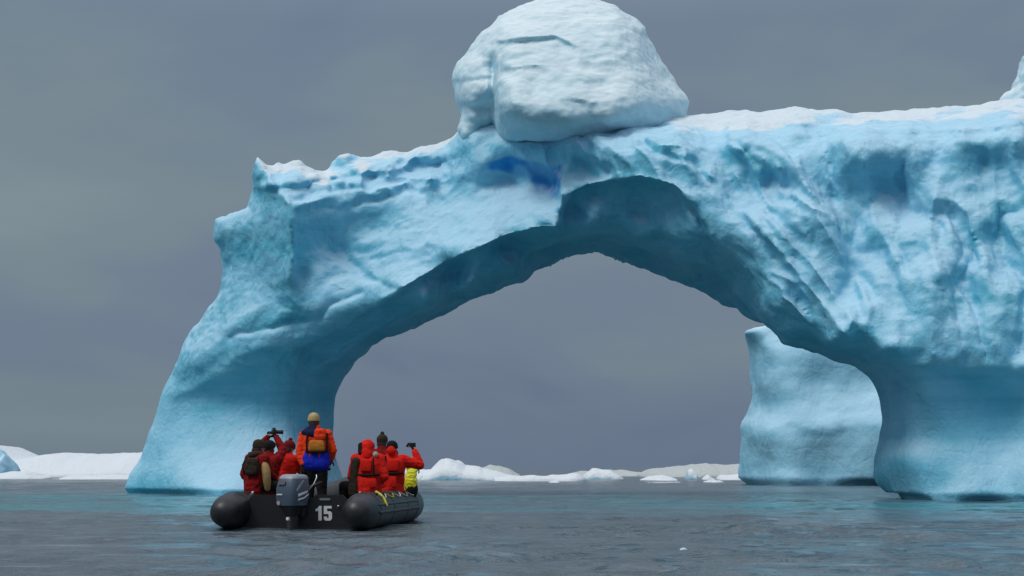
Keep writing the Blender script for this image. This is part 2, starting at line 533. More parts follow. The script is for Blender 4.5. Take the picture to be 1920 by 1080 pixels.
CTRL = [(300, 900, 58.0), (400, 900, 55.9), (500, 900, 55.6), (580, 900, 56.6), (618, 890, 58.4), (320, 800, 58.8), (420, 800, 57.4), (520, 800, 57.2), (590, 790, 58.6),
        (400, 970, 55.6), (520, 970, 55.5), (350, 720, 58.3), (440, 730, 57.2), (530, 720, 57.1), (600, 720, 58.6), (370, 680, 57.2), (450, 672, 56.2), (520, 648, 55.6), (580, 640, 55.8),
        (430, 620, 56.6), (500, 600, 55.6), (560, 600, 55.1), (620, 618, 55.2), (620, 675, 58.2), (680, 630, 57.4), (720, 622, 58.6), (850, 508, 54.2), (950, 465, 53.9), (720, 600, 55.2),
        (660, 597, 54.6), (720, 560, 53.8), (780, 520, 53.2), (850, 480, 52.8), (930, 447, 52.4), (1000, 425, 52.2), (1040, 430, 52.5),
        (800, 572, 54.8), (880, 540, 54.6), (960, 502, 54.8), (1000, 470, 55.2), (1040, 456, 55.2), (800, 590, 59.6), (870, 560, 59.4), (940, 530, 59.2), (1000, 496, 59.0), (1050, 474, 58.8),
        (450, 460, 57.0), (430, 540, 57.4), (500, 500, 55.7), (545, 420, 54.3), (545, 500, 54.6), (600, 450, 55.2), (650, 520, 54.8), (700, 440, 55.2), (760, 470, 54.2), (780, 400, 55.1),
        (850, 410, 54.5), (900, 380, 54.5), (950, 400, 53.4), (500, 350, 55.0), (560, 350, 54.6), (620, 350, 55.4), (700, 330, 56), (800, 310, 56.2), (860, 320, 55.2), (900, 310, 54.5), (884, 284, 54.7), (868, 264, 55.3), (890, 256, 54.9), (905, 270, 54.8),
        (950, 330, 54.9), (1000, 340, 54.7), (1030, 345, 54.3), (930, 270, 54.4), (1000, 272, 53.4), (1080, 264, 52.3), (1150, 260, 52.0), (1200, 254, 52.0), (1260, 242, 52.4),
        (1062, 330, 52.5), (1085, 310, 52.7), (1060, 365, 52.3), (1105, 342, 52.0), (1200, 328, 51.0), (1270, 346, 50.5), (1330, 415, 50.0),
        (1070, 400, 53.3), (1200, 400, 52.5), (1100, 436, 53.4), (1200, 450, 53.0), (1280, 480, 52.9), (1110, 458, 57.2), (1200, 474, 57.4), (1270, 504, 57.0), (1326, 486, 52.6), (1340, 525, 56.0), (1370, 560, 55.4),
        (1400, 540, 51.5), (1360, 470, 50.6), (1440, 590, 50.3), (1400, 430, 49.8), (1450, 500, 49.3), (1500, 560, 48.5), (1550, 620, 47.8), (1475, 616, 49.6),
        (1300, 270, 51.5), (1350, 310, 50.7), (1400, 280, 50.5), (1440, 345, 50.4), (1480, 310, 49.3), (1500, 265, 49.7), (1500, 400, 48.8), (1560, 300, 49.0), (1560, 450, 48.2),
        (1600, 550, 47.2), (1650, 350, 48.8), (1650, 620, 46.4), (1700, 450, 47.4), (1700, 540, 46.7), (1750, 300, 48.5), (1750, 620, 45.8), (1800, 450, 47), (1845, 300, 48.0),
        (1850, 400, 47), (1850, 620, 45.6), (1910, 300, 48), (1910, 500, 46.4), (1910, 640, 45.4), (2000, 300, 47.8), (2000, 620, 45.3), (2150, 500, 46.5),
        (1400, 236, 51.2), (1500, 236, 50.3), (1600, 241, 49.4), (1700, 246, 48.8), (1800, 241, 48.4), (1900, 228, 48.2), (1600, 219, 52.8), (1800, 211, 51.8),
        (1560, 645, 47.7), (1650, 662, 46.5), (1750, 675, 45.9), (1850, 680, 45.5), (1920, 680, 45.2), (1560, 662, 51), (1620, 690, 51.2), (1665, 722, 50.2),
        (1700, 720, 47.1), (1800, 732, 46.4), (1910, 732, 46.1), (1680, 780, 49.2), (1740, 820, 47.2), (1820, 830, 46.6), (1910, 830, 46.3), (1710, 915, 47.6), (1760, 925, 46.6), (1830, 930, 45.9),
        (1910, 930, 45.3), (1680, 860, 48.4), (1750, 1000, 46.6), (1950, 1000, 45), (2150, 900, 46.5)]

def facets(P, seed):
    """broken planes: the highest of randomly tilted facets, one per cell, continuous with sharp valleys between"""
    i = np.floor(P).astype(np.int64)
    best = np.full(len(P), -9.0)
    z0 = np.zeros(len(P), np.int64)
    for dx in (-1, 0, 1):
        for dy in (-1, 0, 1):
            cx, cy = i[:, 0] + dx, i[:, 1] + dy
            r = [_hash(cx, cy, z0, seed + k) for k in range(5)]
            qx, qy = P[:, 0] - cx - r[0], P[:, 1] - cy - r[1]
            h = 0.35 * (r[4] - 0.5) + 1.1 * ((r[2] - 0.5) * qx + (r[3] - 0.5) * qy) - 0.55 * (qx * qx + qy * qy)
            best = np.maximum(best, h)
    return best

def streaks(U, ang, la, lb, seed, octs=3):
    """creased relief drawn out along a direction"""
    c, s_ = math.cos(ang), math.sin(ang)
    C = np.c_[(U[:, 0] * c + U[:, 1] * s_) / la, (-U[:, 0] * s_ + U[:, 1] * c) / lb, np.zeros(len(U))]
    r_, am, sc = 0, 1.0, 1.0
    for o in range(octs):
        r_ = r_ + am * (0.42 - np.abs(vnoise(C * sc + 5.1 * o, seed + o)))
        am *= 0.5
        sc *= 2.1
    return r_

def carve_berg(U, d):
    Z2 = np.zeros(len(U))
    W = np.c_[fbm(np.c_[U / 110.0, Z2], 3, 71), fbm(np.c_[U / 110.0, Z2], 3, 75)]
    Uw = U + 30 * W
    u_, v_ = U[:, 0], U[:, 1]
    wave_l = np.interp(u_, [200, 330, 400, 470, 540, 640, 1640, 1720, 1800, 2400], [760, 742, 712, 690, 668, 640, 668, 684, 690, 690])
    upr = 1 - sstep(-25, 12, v_ - np.where((u_ < 660) | (u_ > 1600), wave_l, 5000))
    alc = np.exp(-(((u_ - 1190) / 150.0) ** 2 + ((v_ - 420) / 75.0) ** 2))
    edge_ = sstep(4, 34, d)
    wl_, wr_ = 1 - sstep(880, 1060, u_), sstep(1480, 1640, u_)
    wm_ = (1 - wl_) * (1 - wr_)
    c1, s1 = math.cos(0.9), math.sin(0.9)
    Ur = np.c_[Uw[:, 0] * c1 + Uw[:, 1] * s1, -Uw[:, 0] * s1 + Uw[:, 1] * c1]
    Uv = np.c_[Uw[:, 0] * 0.97 - Uw[:, 1] * 0.2, Uw[:, 0] * 0.2 + Uw[:, 1] * 0.97]
    rel = wl_ * (0.16 * streaks(Uw, -0.50, 240, 52, 601) + 0.55 * facets(Ur / np.array([110.0, 80.0]), 641))
    rel += wm_ * (0.75 * streaks(Uw, 0.92, 260, 46, 611) + 0.9 * facets(Ur / np.array([150.0, 70.0]), 651) + 0.2 * facets(Ur / np.array([60.0, 30.0]), 655))
    rel += wr_ * (0.40 * streaks(Uw, 1.25, 200, 60, 621) + 1.6 * facets(Uv / np.array([72.0, 120.0]), 661) + 0.22 * facets(Uv / np.array([34.0, 52.0]), 671))
    relief = -rel * edge_ * upr * (1 - 0.75 * alc)
    return relief + carve_shapes(U, d)

def carve_shapes(U, d):
    y = np.zeros(len(U))
    y += notch(U, [(330, 742), (400, 712), (470, 690), (540, 668), (620, 640)], 0.45, 16, 70, 30)
    y += notch(U, [(1640, 668), (1720, 684), (1800, 690), (1920, 686), (2300, 690)], 0.4, 16, 60, 25)
    # crisp lips: the front edge of the left limb, the brow of the alcove, the back edge of the crown, the snowbank and the crest
    y += notch(U, [(560, 650), (620, 622), (660, 600), (720, 566), (780, 525), (850, 486), (930, 451), (1000, 429), (1045, 432)], 1.3, 5, 45, 20)
    y += notch(U, [(1052, 395), (1075, 362), (1105, 346), (1150, 336), (1200, 332), (1262, 346), (1300, 378), (1330, 425), (1350, 465)], 0.8, 5, 220, 14)
    y += notch(U, [(1000, 470), (1060, 452), (1110, 446), (1170, 452), (1230, 478), (1290, 503), (1330, 494)], 1.4, 5, 40, 14)
    y += notch(U, [(1290, 222), (1400, 229), (1500, 233), (1600, 241), (1700, 249), (1800, 244), (1920, 231), (2060, 232)], 0.6, 4, 26, 20)
    y += notch(U, [(480, 352), (560, 345), (640, 328), (740, 320), (850, 292)], 0.6, 4, 26, 20)
    y += notch(U, [(1432, 612), (1500, 640), (1560, 655), (1640, 672)], 1.2, 4, 30, 12)
    # long streaks scooped along the underside of the left limb and the flutes of the right limb
    for ln, a, w in (([(600, 690), (700, 640), (800, 590), (900, 545), (985, 505)], 0.8, 10), ([(640, 660), (740, 598), (850, 545), (950, 498), (1030, 460)], 1.0, 8),
                     ([(720, 560), (800, 512), (880, 470), (960, 438), (1040, 428)], 0.5, 10),
                     ([(1330, 330), (1400, 400), (1470, 480), (1540, 570), (1600, 650)], 0.6, 14),
                     ([(1380, 330), (1450, 420), (1530, 510), (1600, 600)], 0.45, 12), ([(1318, 480), (1360, 530), (1420, 590), (1460, 620)], 0.6, 8),
                     ([(1045, 425), (1052, 380), (1050, 350), (1058, 318)], 0.55, 6), ([(1105, 345), (1200, 331), (1262, 345), (1300, 380)], 0.5, 8),
                     ([(545, 520), (548, 440), (540, 380), (500, 330)], 0.5, 14), ([(560, 385), (640, 362), (740, 345), (830, 330)], 0.35, 7),
                     ([(1500, 300), (1530, 400), (1580, 480)], 0.5, 16), ([(1620, 300), (1640, 420), (1700, 520)], 0.4, 18), ([(1760, 330), (1740, 430), (1760, 520)], 0.4, 14)):
        y += ridge(U, ln, a, w)
    for (cu, cv, ru, rv, a) in ((1440, 350, 60, 30, 0.4), (1842, 305, 26, 40, 0.22), (1720, 350, 24, 40, 0.2), (700, 420, 60, 30, 0.35), (1600, 350, 30, 60, 0.25), (565, 520, 20, 26, 0.5),
                                (1640, 470, 36, 30, 0.45), (1500, 480, 20, 40, 0.35)):
        y += a * np.exp(-(((U[:, 0] - cu) / ru) ** 2 + ((U[:, 1] - cv) / rv) ** 2))
    # fractures and partings between the layers
    for k, (ln, a) in enumerate((([(556, 372), (640, 356), (740, 342), (840, 326)], 0.35), ([(570, 398), (660, 380), (760, 366)], 0.28), ([(620, 470), (680, 520), (760, 545)], 0.3), ([(690, 520), (640, 470), (650, 420)], 0.25),
                                 ([(470, 420), (480, 480), (462, 540)], 0.3), ([(430, 640), (520, 610), (600, 590), (680, 555)], 0.35), ([(1545, 250), (1560, 330), (1575, 420), (1600, 520), (1615, 600)], 0.45),
                                 ([(1690, 270), (1700, 350), (1680, 440), (1700, 520)], 0.35), ([(1780, 380), (1800, 470), (1790, 560), (1810, 640)], 0.35), ([(1340, 250), (1420, 300), (1490, 380), (1530, 470)], 0.4),
                                 ([(1200, 270), (1300, 310), (1370, 370), (1430, 450), (1500, 540)], 0.4), ([(1880, 300), (1870, 400), (1890, 500)], 0.3), ([(1110, 300), (1140, 330)], 0.5), ([(1085, 300), (1120, 336)], 0.4))):
        ln = densify(ln + ln[::-1], 9.0)[:, :2]
        ln = ln[:len(ln) // 2 + 1] + 7 * np.c_[fbm(np.c_[ln[:len(ln) // 2 + 1] / 30.0, np.full(len(ln) // 2 + 1, k)], 3, 801), fbm(np.c_[ln[:len(ln) // 2 + 1] / 30.0, np.full(len(ln) // 2 + 1, k)], 3, 805)]
        y += ridge(U, ln, -a, 3.6)
    # broken lumps of the snowy crest at the upper left
    P3 = np.c_[U / 26.0, np.zeros(len(U))]
    y += 0.55 * fbm(P3, 3, 31) * sstep(390, 330, U[:, 1]) * sstep(900, 780, U[:, 0])
    return y

V, Q = ice_solid(OUT, CTRL, 3.5, 0.074, rim=0.7, rim_w=24, back=3.2, back_w=170, carve=carve_berg, rough=2.0)
V = laplace(V, Q, 2)
N = vnormals(V, Q)
up = sstep(3.6, 5.2, V[:, 2])
right = sstep(2.0, 9.0, V[:, 0])
disp = up * (0.10 * fbm(V * 0.8, 4, 41) + 0.03 * (0.3 - np.abs(fbm(V * 2.2, 3, 51))))
disp += (1 - up) * (0.05 * fbm(V * np.array([0.9, 0.9, 0.3]), 3, 61))
disp -= (0.20 + 0.06 * right) * sstep(0.22, 0.08, V[:, 2]) * sstep(-0.9, -0.1, V[:, 2])        # melt notch at the waterline
V = V + N * disp[:, None]
berg = thing('iceberg', 'huge blue arched iceberg with a snowy rounded block on top', 'iceberg', tuple(world_at(960, 880, 54)[:2]) + (0,))
body = quad_obj('ice_arch', V - np.array(berg.location), Q, M_BERG, berg)
pu, pv = pixel_of(V)
SEAM = np.array([(915, 304), (930, 296), (960, 294), (1010, 305), (1056, 312), (1058, 332), (1050, 362), (1034, 384), (1010, 362), (990, 340), (965, 324), (925, 316)], float)
PU = np.c_[pu, pv]
sd_, _ = seg_dist(PU, SEAM)
sg = np.where(inside(PU, SEAM), sd_, -sd_) + 6 * fbm(V * 1.3, 4, 91)
point_attr(body, 'seam', sstep(-4, 6, sg) * (0.45 + 0.5 * sstep(-0.4, 0.4, fbm(V * 0.9, 3, 97))) * (V[:, 1] < 57))

i0, i1 = [k for k, q in enumerate(OUT) if q[:2] in ((404, 452), (2180, 215))]
TOPL = np.array([(u, v) for u, v, _ in OUT[i0:i1 + 1]], float)
TOPL = TOPL[np.argsort(TOPL[:, 0])]
cd = pv - np.interp(pu, TOPL[:, 0], TOPL[:, 1])
point_attr(body, 'crest', (1 - sstep(5, 28, cd + 20 * fbm(V * 0.45, 4, 95))) * sstep(470, 500, pu) * (1 - sstep(870, 900, pu) * (1 - sstep(1180, 1270, pu))))

# ---- the rounded block on its crest
CAPO = [(866, 262, 55.8), (861, 240, 56), (866, 215, 56.4), (852, 185, 56.6), (848, 150, 56.8), (855, 125, 57), (880, 95, 57.2), (905, 60, 57.5), (935, 30, 57.8), (975, 10, 58), (1010, 0, 58),
        (1060, -6, 58), (1110, -4, 58), (1150, 8, 58), (1185, 30, 57.8), (1212, 50, 57.6), (1218, 70, 57.4), (1232, 100, 57.2), (1255, 140, 57), (1270, 155, 56.8), (1297, 190, 56.4), (1290, 207, 56.2),
        (1296, 234, 56), (1260, 248, 55.4), (1200, 260, 54.6), (1150, 268, 54.2), (1110, 276, 54.0), (1060, 272, 54.0), (1010, 272, 54.4), (960, 270, 54.8), (940, 274, 55.2), (915, 290, 55.6), (893, 306, 55.8), (878, 290, 56)]
CAPC = [(890, 250, 55.0), (892, 280, 55.8), (885, 215, 54.5), (885, 190, 54.2), (880, 160, 54.6), (890, 120, 55), (915, 200, 54.4), (915, 130, 54.6), (912, 240, 55.2), (912, 270, 55.9), (935, 200, 52.2), (935, 150, 52.6), (935, 110, 53.4), (945, 60, 55),
        (960, 220, 51.7), (1000, 225, 51.4), (1000, 170, 51.8), (1000, 120, 52.6), (1000, 80, 53.4), (1000, 40, 55.2), (1060, 225, 51.3), (1080, 160, 52), (1080, 100, 53), (1080, 50, 54.6),
        (1150, 220, 51.6), (1150, 150, 52.6), (1150, 90, 53.6), (1150, 45, 55), (1210, 210, 52.6), (1210, 140, 53.8), (1200, 90, 54.8), (1255, 205, 54), (1270, 190, 54.6)]
def carve_cap(U, d):
    y = 0.9 * np.exp(-(((U[:, 0] - 924) / 7.0) ** 2)) * sstep(90, 130, U[:, 1])
    y += notch(U, [(925, 78), (980, 72), (1040, 66), (1075, 84)], 0.8, 6, 22, 14)
    y += notch(U, [(925, 134), (990, 122), (1020, 122)], 0.35, 5, 14, 12)
    y += notch(U, [(848, 150), (925, 142)], 0.5, 5, 14, 4) + notch(U, [(848, 195), (920, 190)], 0.35, 5, 12, 4) + notch(U, [(858, 225), (915, 220)], 0.35, 5, 12, 4)
    Z2 = np.zeros(len(U))
    Uw = U + 16 * np.c_[fbm(np.c_[U / 60.0, Z2], 3, 81), fbm(np.c_[U / 60.0, Z2], 3, 85)]
    y -= sstep(3, 24, d) * (0.55 * facets(Uw / np.array([85.0, 62.0]), 701) + 0.2 * facets(Uw / np.array([36.0, 26.0]), 711) + 0.14 * streaks(Uw, 0.12, 160, 22, 721))
    return y
V, Q = ice_solid(CAPO, CAPC, 3.0, 0.06, rim=0.7, rim_w=18, back=2.6, back_w=120, carve=carve_cap, rough=2.5, min_thick=1.2)
V = laplace(V, Q, 2)
N = vnormals(V, Q)
V = V + N * (0.05 * fbm(V * 1.2, 4, 101) + 0.012 * fbm(V * 5, 3, 111))[:, None]
quad_obj('snow_block', V - np.array(berg.location), Q, M_CAP, berg)

# ---- the pinnacle behind the right end of the crest
PIN = [(1872, 215, 56.5), (1880, 186, 56.5), (1892, 170, 56.6), (1902, 150, 56.8), (1907, 125, 57), (1916, 104, 57), (1940, 84, 57), (1975, 70, 57), (2010, 90, 57), (2030, 140, 56.8), (2050, 215, 56.5)]
PINC = [(1905, 190, 55.2), (1925, 140, 55.3), (1960, 110, 55.2), (1970, 180, 54.6), (2010, 170, 55.2)]
V, Q = ice_solid(PIN, PINC, 4.0, 0.09, rim=0.5, rim_w=18, back=1.8, back_w=60, rough=1.5)
V = laplace(V, Q, 2)
V = V + vnormals(V, Q) * (0.15 * fbm(V * 1.1, 4, 121))[:, None]
quad_obj('pinnacle', V - np.array(berg.location), Q, M_CAP, berg)

# ---- the ice tower seen behind the right leg
TOW = [(1380, 990, 96), (1384, 906, 96), (1388, 830, 96), (1386, 800, 96), (1400, 775, 96), (1408, 740, 96), (1406, 690, 96), (1402, 650, 96), (1394, 622, 94), (1420, 613, 93.5), (1470, 607, 93.5), (1560, 600, 93.5),
       (1680, 592, 93.5), (1800, 600, 94), (1860, 680, 97), (1880, 800, 97), (1890, 990, 96)]
TOWC = [(1430, 650, 92.6), (1430, 720, 92.6), (1440, 780, 91.8), (1430, 812, 90.8), (1440, 870, 91.0), (1440, 905, 90.6), (1440, 960, 90.4), (1530, 640, 91), (1530, 720, 91), (1540, 770, 90.2), (1540, 800, 89.4), (1540, 850, 89.6),
        (1540, 905, 89.6), (1540, 960, 89.4), (1640, 640, 90.5), (1640, 720, 90.5), (1640, 785, 89), (1640, 805, 88.6), (1640, 870, 88.8), (1640, 905, 89), (1760, 700, 90.5), (1760, 850, 89.5), (1450, 620, 92.8)]
def carve_tow(U, d):
    P3 = np.c_[U[:, 0] / 40.0, np.zeros(len(U)), np.zeros(len(U))]
    ln = np.c_[np.linspace(1380, 1900, 40), 806 + 14 * fbm(np.c_[np.linspace(1380, 1900, 40) / 40.0, np.zeros(40), np.zeros(40)], 2, 7)]
    y = notch(U, ln, 0.3, 10, 60, 5)
    y += ridge(U, [(1558, 730), (1566, 770), (1572, 795)], 0.2, 8)
    return y
V, Q = ice_solid(TOW, TOWC, 4.0, 0.16, rim=1.0, rim_w=20, back=4, back_w=120, carve=carve_tow, rough=1.6)
V = laplace(V, Q, 2)
V = V + vnormals(V, Q) * (0.09 * fbm(V * 0.6, 4, 131) - 0.5 * sstep(0.4, 0.0, V[:, 2]) * sstep(-1.0, -0.1, V[:, 2]))[:, None]
tower = quad_obj('ice_tower', V, Q, M_TOWER)
tag(tower, 'grey blue ice tower with a frosted ledge, seen through the arch behind its right leg', 'iceberg')

# ---- low bergs and floes far off
def floe(name, label, prof, base_v, depth, mat, rough=0.12, cat='ice floe', group=None, seed=0, power=0.6, jag=0.3):
    """low ice: crest line prof in pixels seen from here, standing at the distance where base_v meets the water; round in plan"""
    Y0 = 2813.0 / (base_v - 878.0)
    Yc = Y0 + depth * 0.5
    prof = np.array(prof, float)
    ua = np.linspace(prof[0, 0], prof[-1, 0], 90)
    va = np.interp(ua, prof[:, 0], prof[:, 1])
    C = world_at(ua, va, np.full(90, Yc))
    xs, hs = C[:, 0], np.maximum(C[:, 2], 0.03)
    hs = hs * (1 + jag * fbm(np.c_[xs * 0.55, np.full(90, seed * 2.3), np.zeros(90)], 3, 250 + seed, 0.45))
    nt_ = 25
    Vs, Fs = [], []
    ts = np.linspace(-1, 1, nt_)
    for i in range(90):
        e = math.sqrt(max(0.0, 1 - abs(i / 89 * 2 - 1) ** 6)) * 0.85 + 0.15
        for t in ts:
            w = max(0.0, 1 - abs(t) ** 2.4) ** power
            Vs.append((xs[i], Yc + t * depth * 0.5 * e, -0.35 + (hs[i] + 0.35) * w))
    Vs = np.array(Vs)
    k = fbm(np.c_[Vs[:, 0] * 0.5, Vs[:, 1] * 0.5, np.full(len(Vs), seed * 3.7)], 4, 200 + seed)
    s_ = np.clip(Vs[:, 2] + 0.35, 0, 2.5)
    Vs[:, 2] += rough * k * s_
    Vs[:, 1] += rough * 1.5 * fbm(Vs * 0.7, 3, 300 + seed) * s_
    for i in range(89):
        for j in range(nt_ - 1):
            a = i * nt_ + j
            Fs.append((a, a + nt_, a + nt_ + 1, a + 1))
    # close underneath
    for i in range(89):
        Fs.append((i * nt_, i * nt_ + nt_ - 1, (i + 1) * nt_ + nt_ - 1, (i + 1) * nt_))
    Fs.append(tuple(range(nt_)))
    Fs.append(tuple(89 * nt_ + j for j in range(nt_ - 1, -1, -1)))
    o0 = np.array([xs.mean(), Yc, 0])
    ob = mesh_obj(name, Vs - o0, Fs, mat)
    ob.location = o0
    return tag(ob, label, cat, group)

floe('snow_ridge', 'long low white snow ridge on the horizon left of the arch', [(-260, 850), (-160, 836), (-60, 830), (10, 836), (30, 846), (48, 856), (70, 861), (100, 856), (130, 850), (165, 849), (220, 853), (250, 850), (290, 846), (360, 852), (430, 880)], 894.5, 42, M_FAR, 0.03, 'iceberg', jag=0.05, seed=1, power=0.8)
floe('ice_block', 'grey blue ice lump at the left edge in front of the snow ridge', [(-90, 880), (-60, 858), (-25, 848), (0, 851), (14, 860), (24, 872), (32, 884)], 895.5, 8, M_TOWER, 0.16, 'iceberg', jag=0.2, seed=2)
floe('shore_floe', 'thin bright white floe below the grey blue lump at far left', [(-60, 893), (-10, 888), (20, 884), (50, 886), (74, 887), (96, 893)], 897.5, 6, M_FAR, 0.16, group='floes at the foot of the snow ridge', seed=3)
floe('shore_floe', 'thin white floe strip between the left leg and the far left floe', [(112, 896), (140, 891), (180, 892), (215, 890), (250, 892), (290, 896)], 898.3, 5, M_FAR, 0.2, group='floes at the foot of the snow ridge', seed=4)
floe('low_iceberg', 'white humped low iceberg with blue waterline just right of the passengers', [(690, 890), (730, 884), (775, 880), (800, 880), (818, 870), (838, 866), (860, 871), (872, 880), (900, 882), (930, 885), (950, 888), (975, 892)], 900.3, 12, M_FAR, 0.14, 'iceberg', power=0.33, seed=5)
floe('grey_iceberg', 'small grey white hump behind the low iceberg beyond the passengers', [(880, 884), (900, 873), (915, 868), (935, 871), (955, 880), (975, 890)], 896.5, 9, M_DULL, 0.12, 'iceberg', seed=6)
floe('flat_floe', 'long flat white floe with blue edge under the arch opening', [(925, 896), (960, 889), (1000, 887), (1050, 889), (1080, 891), (1098, 897)], 901.5, 7, M_FAR, 0.16, power=0.33, seed=7)
floe('bright_floe', 'bright white lumpy floe near the middle of the arch opening', [(1088, 898), (1098, 888), (1110, 881), (1125, 883), (1145, 884), (1158, 890), (1168, 896)], 898.5, 6, M_FAR, 0.2, power=0.33, seed=8)
floe('far_floe', 'thin dim floe on the horizon behind the bright lumpy floe', [(1060, 890), (1090, 885), (1130, 882), (1180, 885), (1230, 888)], 892.5, 12, M_DULL, 0.1, seed=9)
floe('grey_floe', 'low greyish snow hill on the horizon beside the ice tower', [(1195, 890), (1215, 880), (1240, 876), (1300, 873), (1360, 871), (1420, 869), (1480, 880)], 894, 20, M_DULL, 0.05, 'iceberg', jag=0.12, seed=10)
floe('small_floe', 'flat white floe below the left end of the greyish snow hill', [(1200, 900), (1215, 894), (1240, 892), (1258, 896), (1270, 900)], 901.2, 4, M_FAR, 0.2, group='small floes adrift under the arch', seed=11)
floe('small_floe', 'rounded white ice lump standing below the greyish snow hill', [(1284, 897), (1289, 884), (1296, 882), (1304, 886), (1309, 897)], 898.6, 2.2, M_FAR, 0.15, group='small floes adrift under the arch', seed=12)
floe('small_floe', 'small peaked white floe left of the ice tower', [(1316, 898), (1322, 893), (1327, 889), (1333, 894), (1342, 898)], 898.9, 2, M_FAR, 0.15, group='small floes adrift under the arch', seed=13)
floe('small_floe', 'flat bright floe touching the left foot of the ice tower', [(1342, 897), (1350, 889), (1375, 888), (1400, 889), (1420, 897)], 899.2, 4, M_FAR, 0.12, group='small floes adrift under the arch', seed=14)
floe('small_floe', 'thinnest white floe sliver, nearest of those beside the ice tower', [(1318, 903), (1330, 900), (1350, 900.5), (1358, 903)], 904, 2, M_FAR, 0.2, group='small floes adrift under the arch', seed=15)
floe('small_floe', 'thin white sliver floating in front of the flat floe', [(1215, 904), (1240, 901.5), (1270, 901), (1292, 904)], 904.2, 2, M_FAR, 0.2, group='small floes adrift under the arch', seed=16)
floe('small_floe', 'tiny white fragment before the long flat floe with blue edge', [(1028, 904), (1036, 901), (1046, 902), (1050, 904)], 904.6, 1.4, M_FAR, 0.2, group='small floes adrift under the arch', seed=17)
floe('ice_fragment', 'tiny white ice fragment adrift alone on the open foreground water', [(1274, 1029), (1278, 1025.5), (1283, 1025), (1288, 1029)], 1030, 0.12, M_FAR, 0.1, 'ice fragment', seed=18)

# ------------------------------------------------------------------ water
def axis(lo, hi, fine_lo, fine_hi, step, growth):
    a = list(np.arange(fine_lo, fine_hi, step))
    s, x = step, a[-1]
    while x < hi:
        s *= growth
        x += s
        a.append(x)
    s, x = step, a[0]
    pre = []
    while x > lo:
        s *= growth
        x -= s
        pre.append(x)
    return np.array(pre[::-1] + a)
xs = axis(-6000, 6000, -16, 16, 0.095, 1.07)
ys = axis(-800, 9000, 12, 50, 0.095, 1.07)
gx, gy = np.meshgrid(xs, ys, indexing='ij')
X, Yw = gx.ravel(), gy.ravel()
rng = random.Random(4)
H = np.zeros(len(X))
P2 = np.c_[X, Yw, np.zeros(len(X))]
wx = X + 0.8 * fbm(P2 * 0.21, 2, 401)
wy = Yw + 0.8 * fbm(P2 * 0.21, 2, 405)
patch = 0.50 + 1.9 * sstep(0.05, 0.75, fbm(P2 * np.array([0.42, 0.8, 1]) + 3.3, 3, 431))
gust = 0.55 + 0.45 * np.clip(fbm(P2 * np.array([0.09, 0.05, 1]), 2, 409) + 0.35, 0, 1.4)
for lam, amp, n in ((5.0, 0.020, 4), (2.3, 0.018, 6), (1.1, 0.006, 6)):
    for _ in range(n):
        a = math.radians(rng.gauss(75, 34))
        l = lam * rng.uniform(0.75, 1.3)
        k = 2 * math.pi / l
        ph = rng.uniform(0, 6.28)
        s = np.sin(k * (wx * math.cos(a) + wy * math.sin(a)) + ph)
        H += amp / math.sqrt(n) * 1.5 * (patch * (0.64 - np.abs(s)) if lam < 1.5 else s)
H *= gust
# short steep wavelets scattered over the swell
wp = np.c_[wx, wy, np.zeros(len(X))]
for sx, sy, amp, sd0 in ((1.15, 0.40, 0.055, 451), (0.62, 0.26, 0.034, 455), (0.34, 0.20, 0.016, 459)):
    nn = vnoise(wp * np.array([1 / sx, 1 / sy, 1]) + 9.7, sd0) + 0.25 * vnoise(wp * np.array([2.2 / sx, 2.2 / sy, 1]), sd0 + 1)
    H += amp * gust * np.clip(patch, 0, 1.6) * np.clip(nn - 0.12, 0, 1) ** 1.4
far = 1 - sstep(80, 220, np.hypot(X, Yw))
H = (H - H.mean()) * far
nx, ny = len(xs), len(ys)
idx = np.arange(nx * ny).reshape(nx, ny)
QW = np.stack([idx[:-1, :-1].ravel(), idx[1:, :-1].ravel(), idx[1:, 1:].ravel(), idx[:-1, 1:].ravel()], -1)
M_WATER = bpy.data.materials.new('sea_water')
M_WATER.use_nodes = True
nt = M_WATER.node_tree
b = nt.nodes['Principled BSDF']
t = node(nt, 'ShaderNodeTexCoord')
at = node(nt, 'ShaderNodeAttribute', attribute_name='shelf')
nz = node(nt, 'ShaderNodeTexNoise', inputs={'Scale': 0.35, 'Detail': 5.0, 'Roughness': 0.6})
nt.links.new(t.outputs['Object'], nz.inputs['Vector'])
rz = ramp(nt, [(0.3, (0.080, 0.110, 0.126)), (0.7, (0.105, 0.136, 0.152))])
nt.links.new(nz.outputs[0], rz.inputs[0])
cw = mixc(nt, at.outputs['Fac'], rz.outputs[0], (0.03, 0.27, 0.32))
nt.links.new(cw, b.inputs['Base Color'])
b.inputs['Roughness'].default_value = 0.13
b.inputs['IOR'].default_value = 1.333
mpw = node(nt, 'ShaderNodeMapping')
mpw.inputs['Scale'].default_value = (1.0, 1.0, 1.0)
nt.links.new(t.outputs['Object'], mpw.inputs[0])
nw = node(nt, 'ShaderNodeTexNoise', inputs={'Scale': 1.7, 'Detail': 5.0, 'Roughness': 0.58, 'Distortion': 0.4})
nt.links.new(mpw.outputs[0], nw.inputs['Vector'])
rw = ramp(nt, [(0.40, (0, 0, 0)), (0.72, (1, 1, 1))], 'EASE')
nt.links.new(nw.outputs[0], rw.inputs[0])
bw = node(nt, 'ShaderNodeBump', inputs={'Strength': 0.6, 'Distance': 0.15})
nt.links.new(rw.outputs[0], bw.inputs['Height'])
nt.links.new(bw.outputs[0], b.inputs['Normal'])
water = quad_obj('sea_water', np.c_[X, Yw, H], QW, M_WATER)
water['kind'] = 'structure'
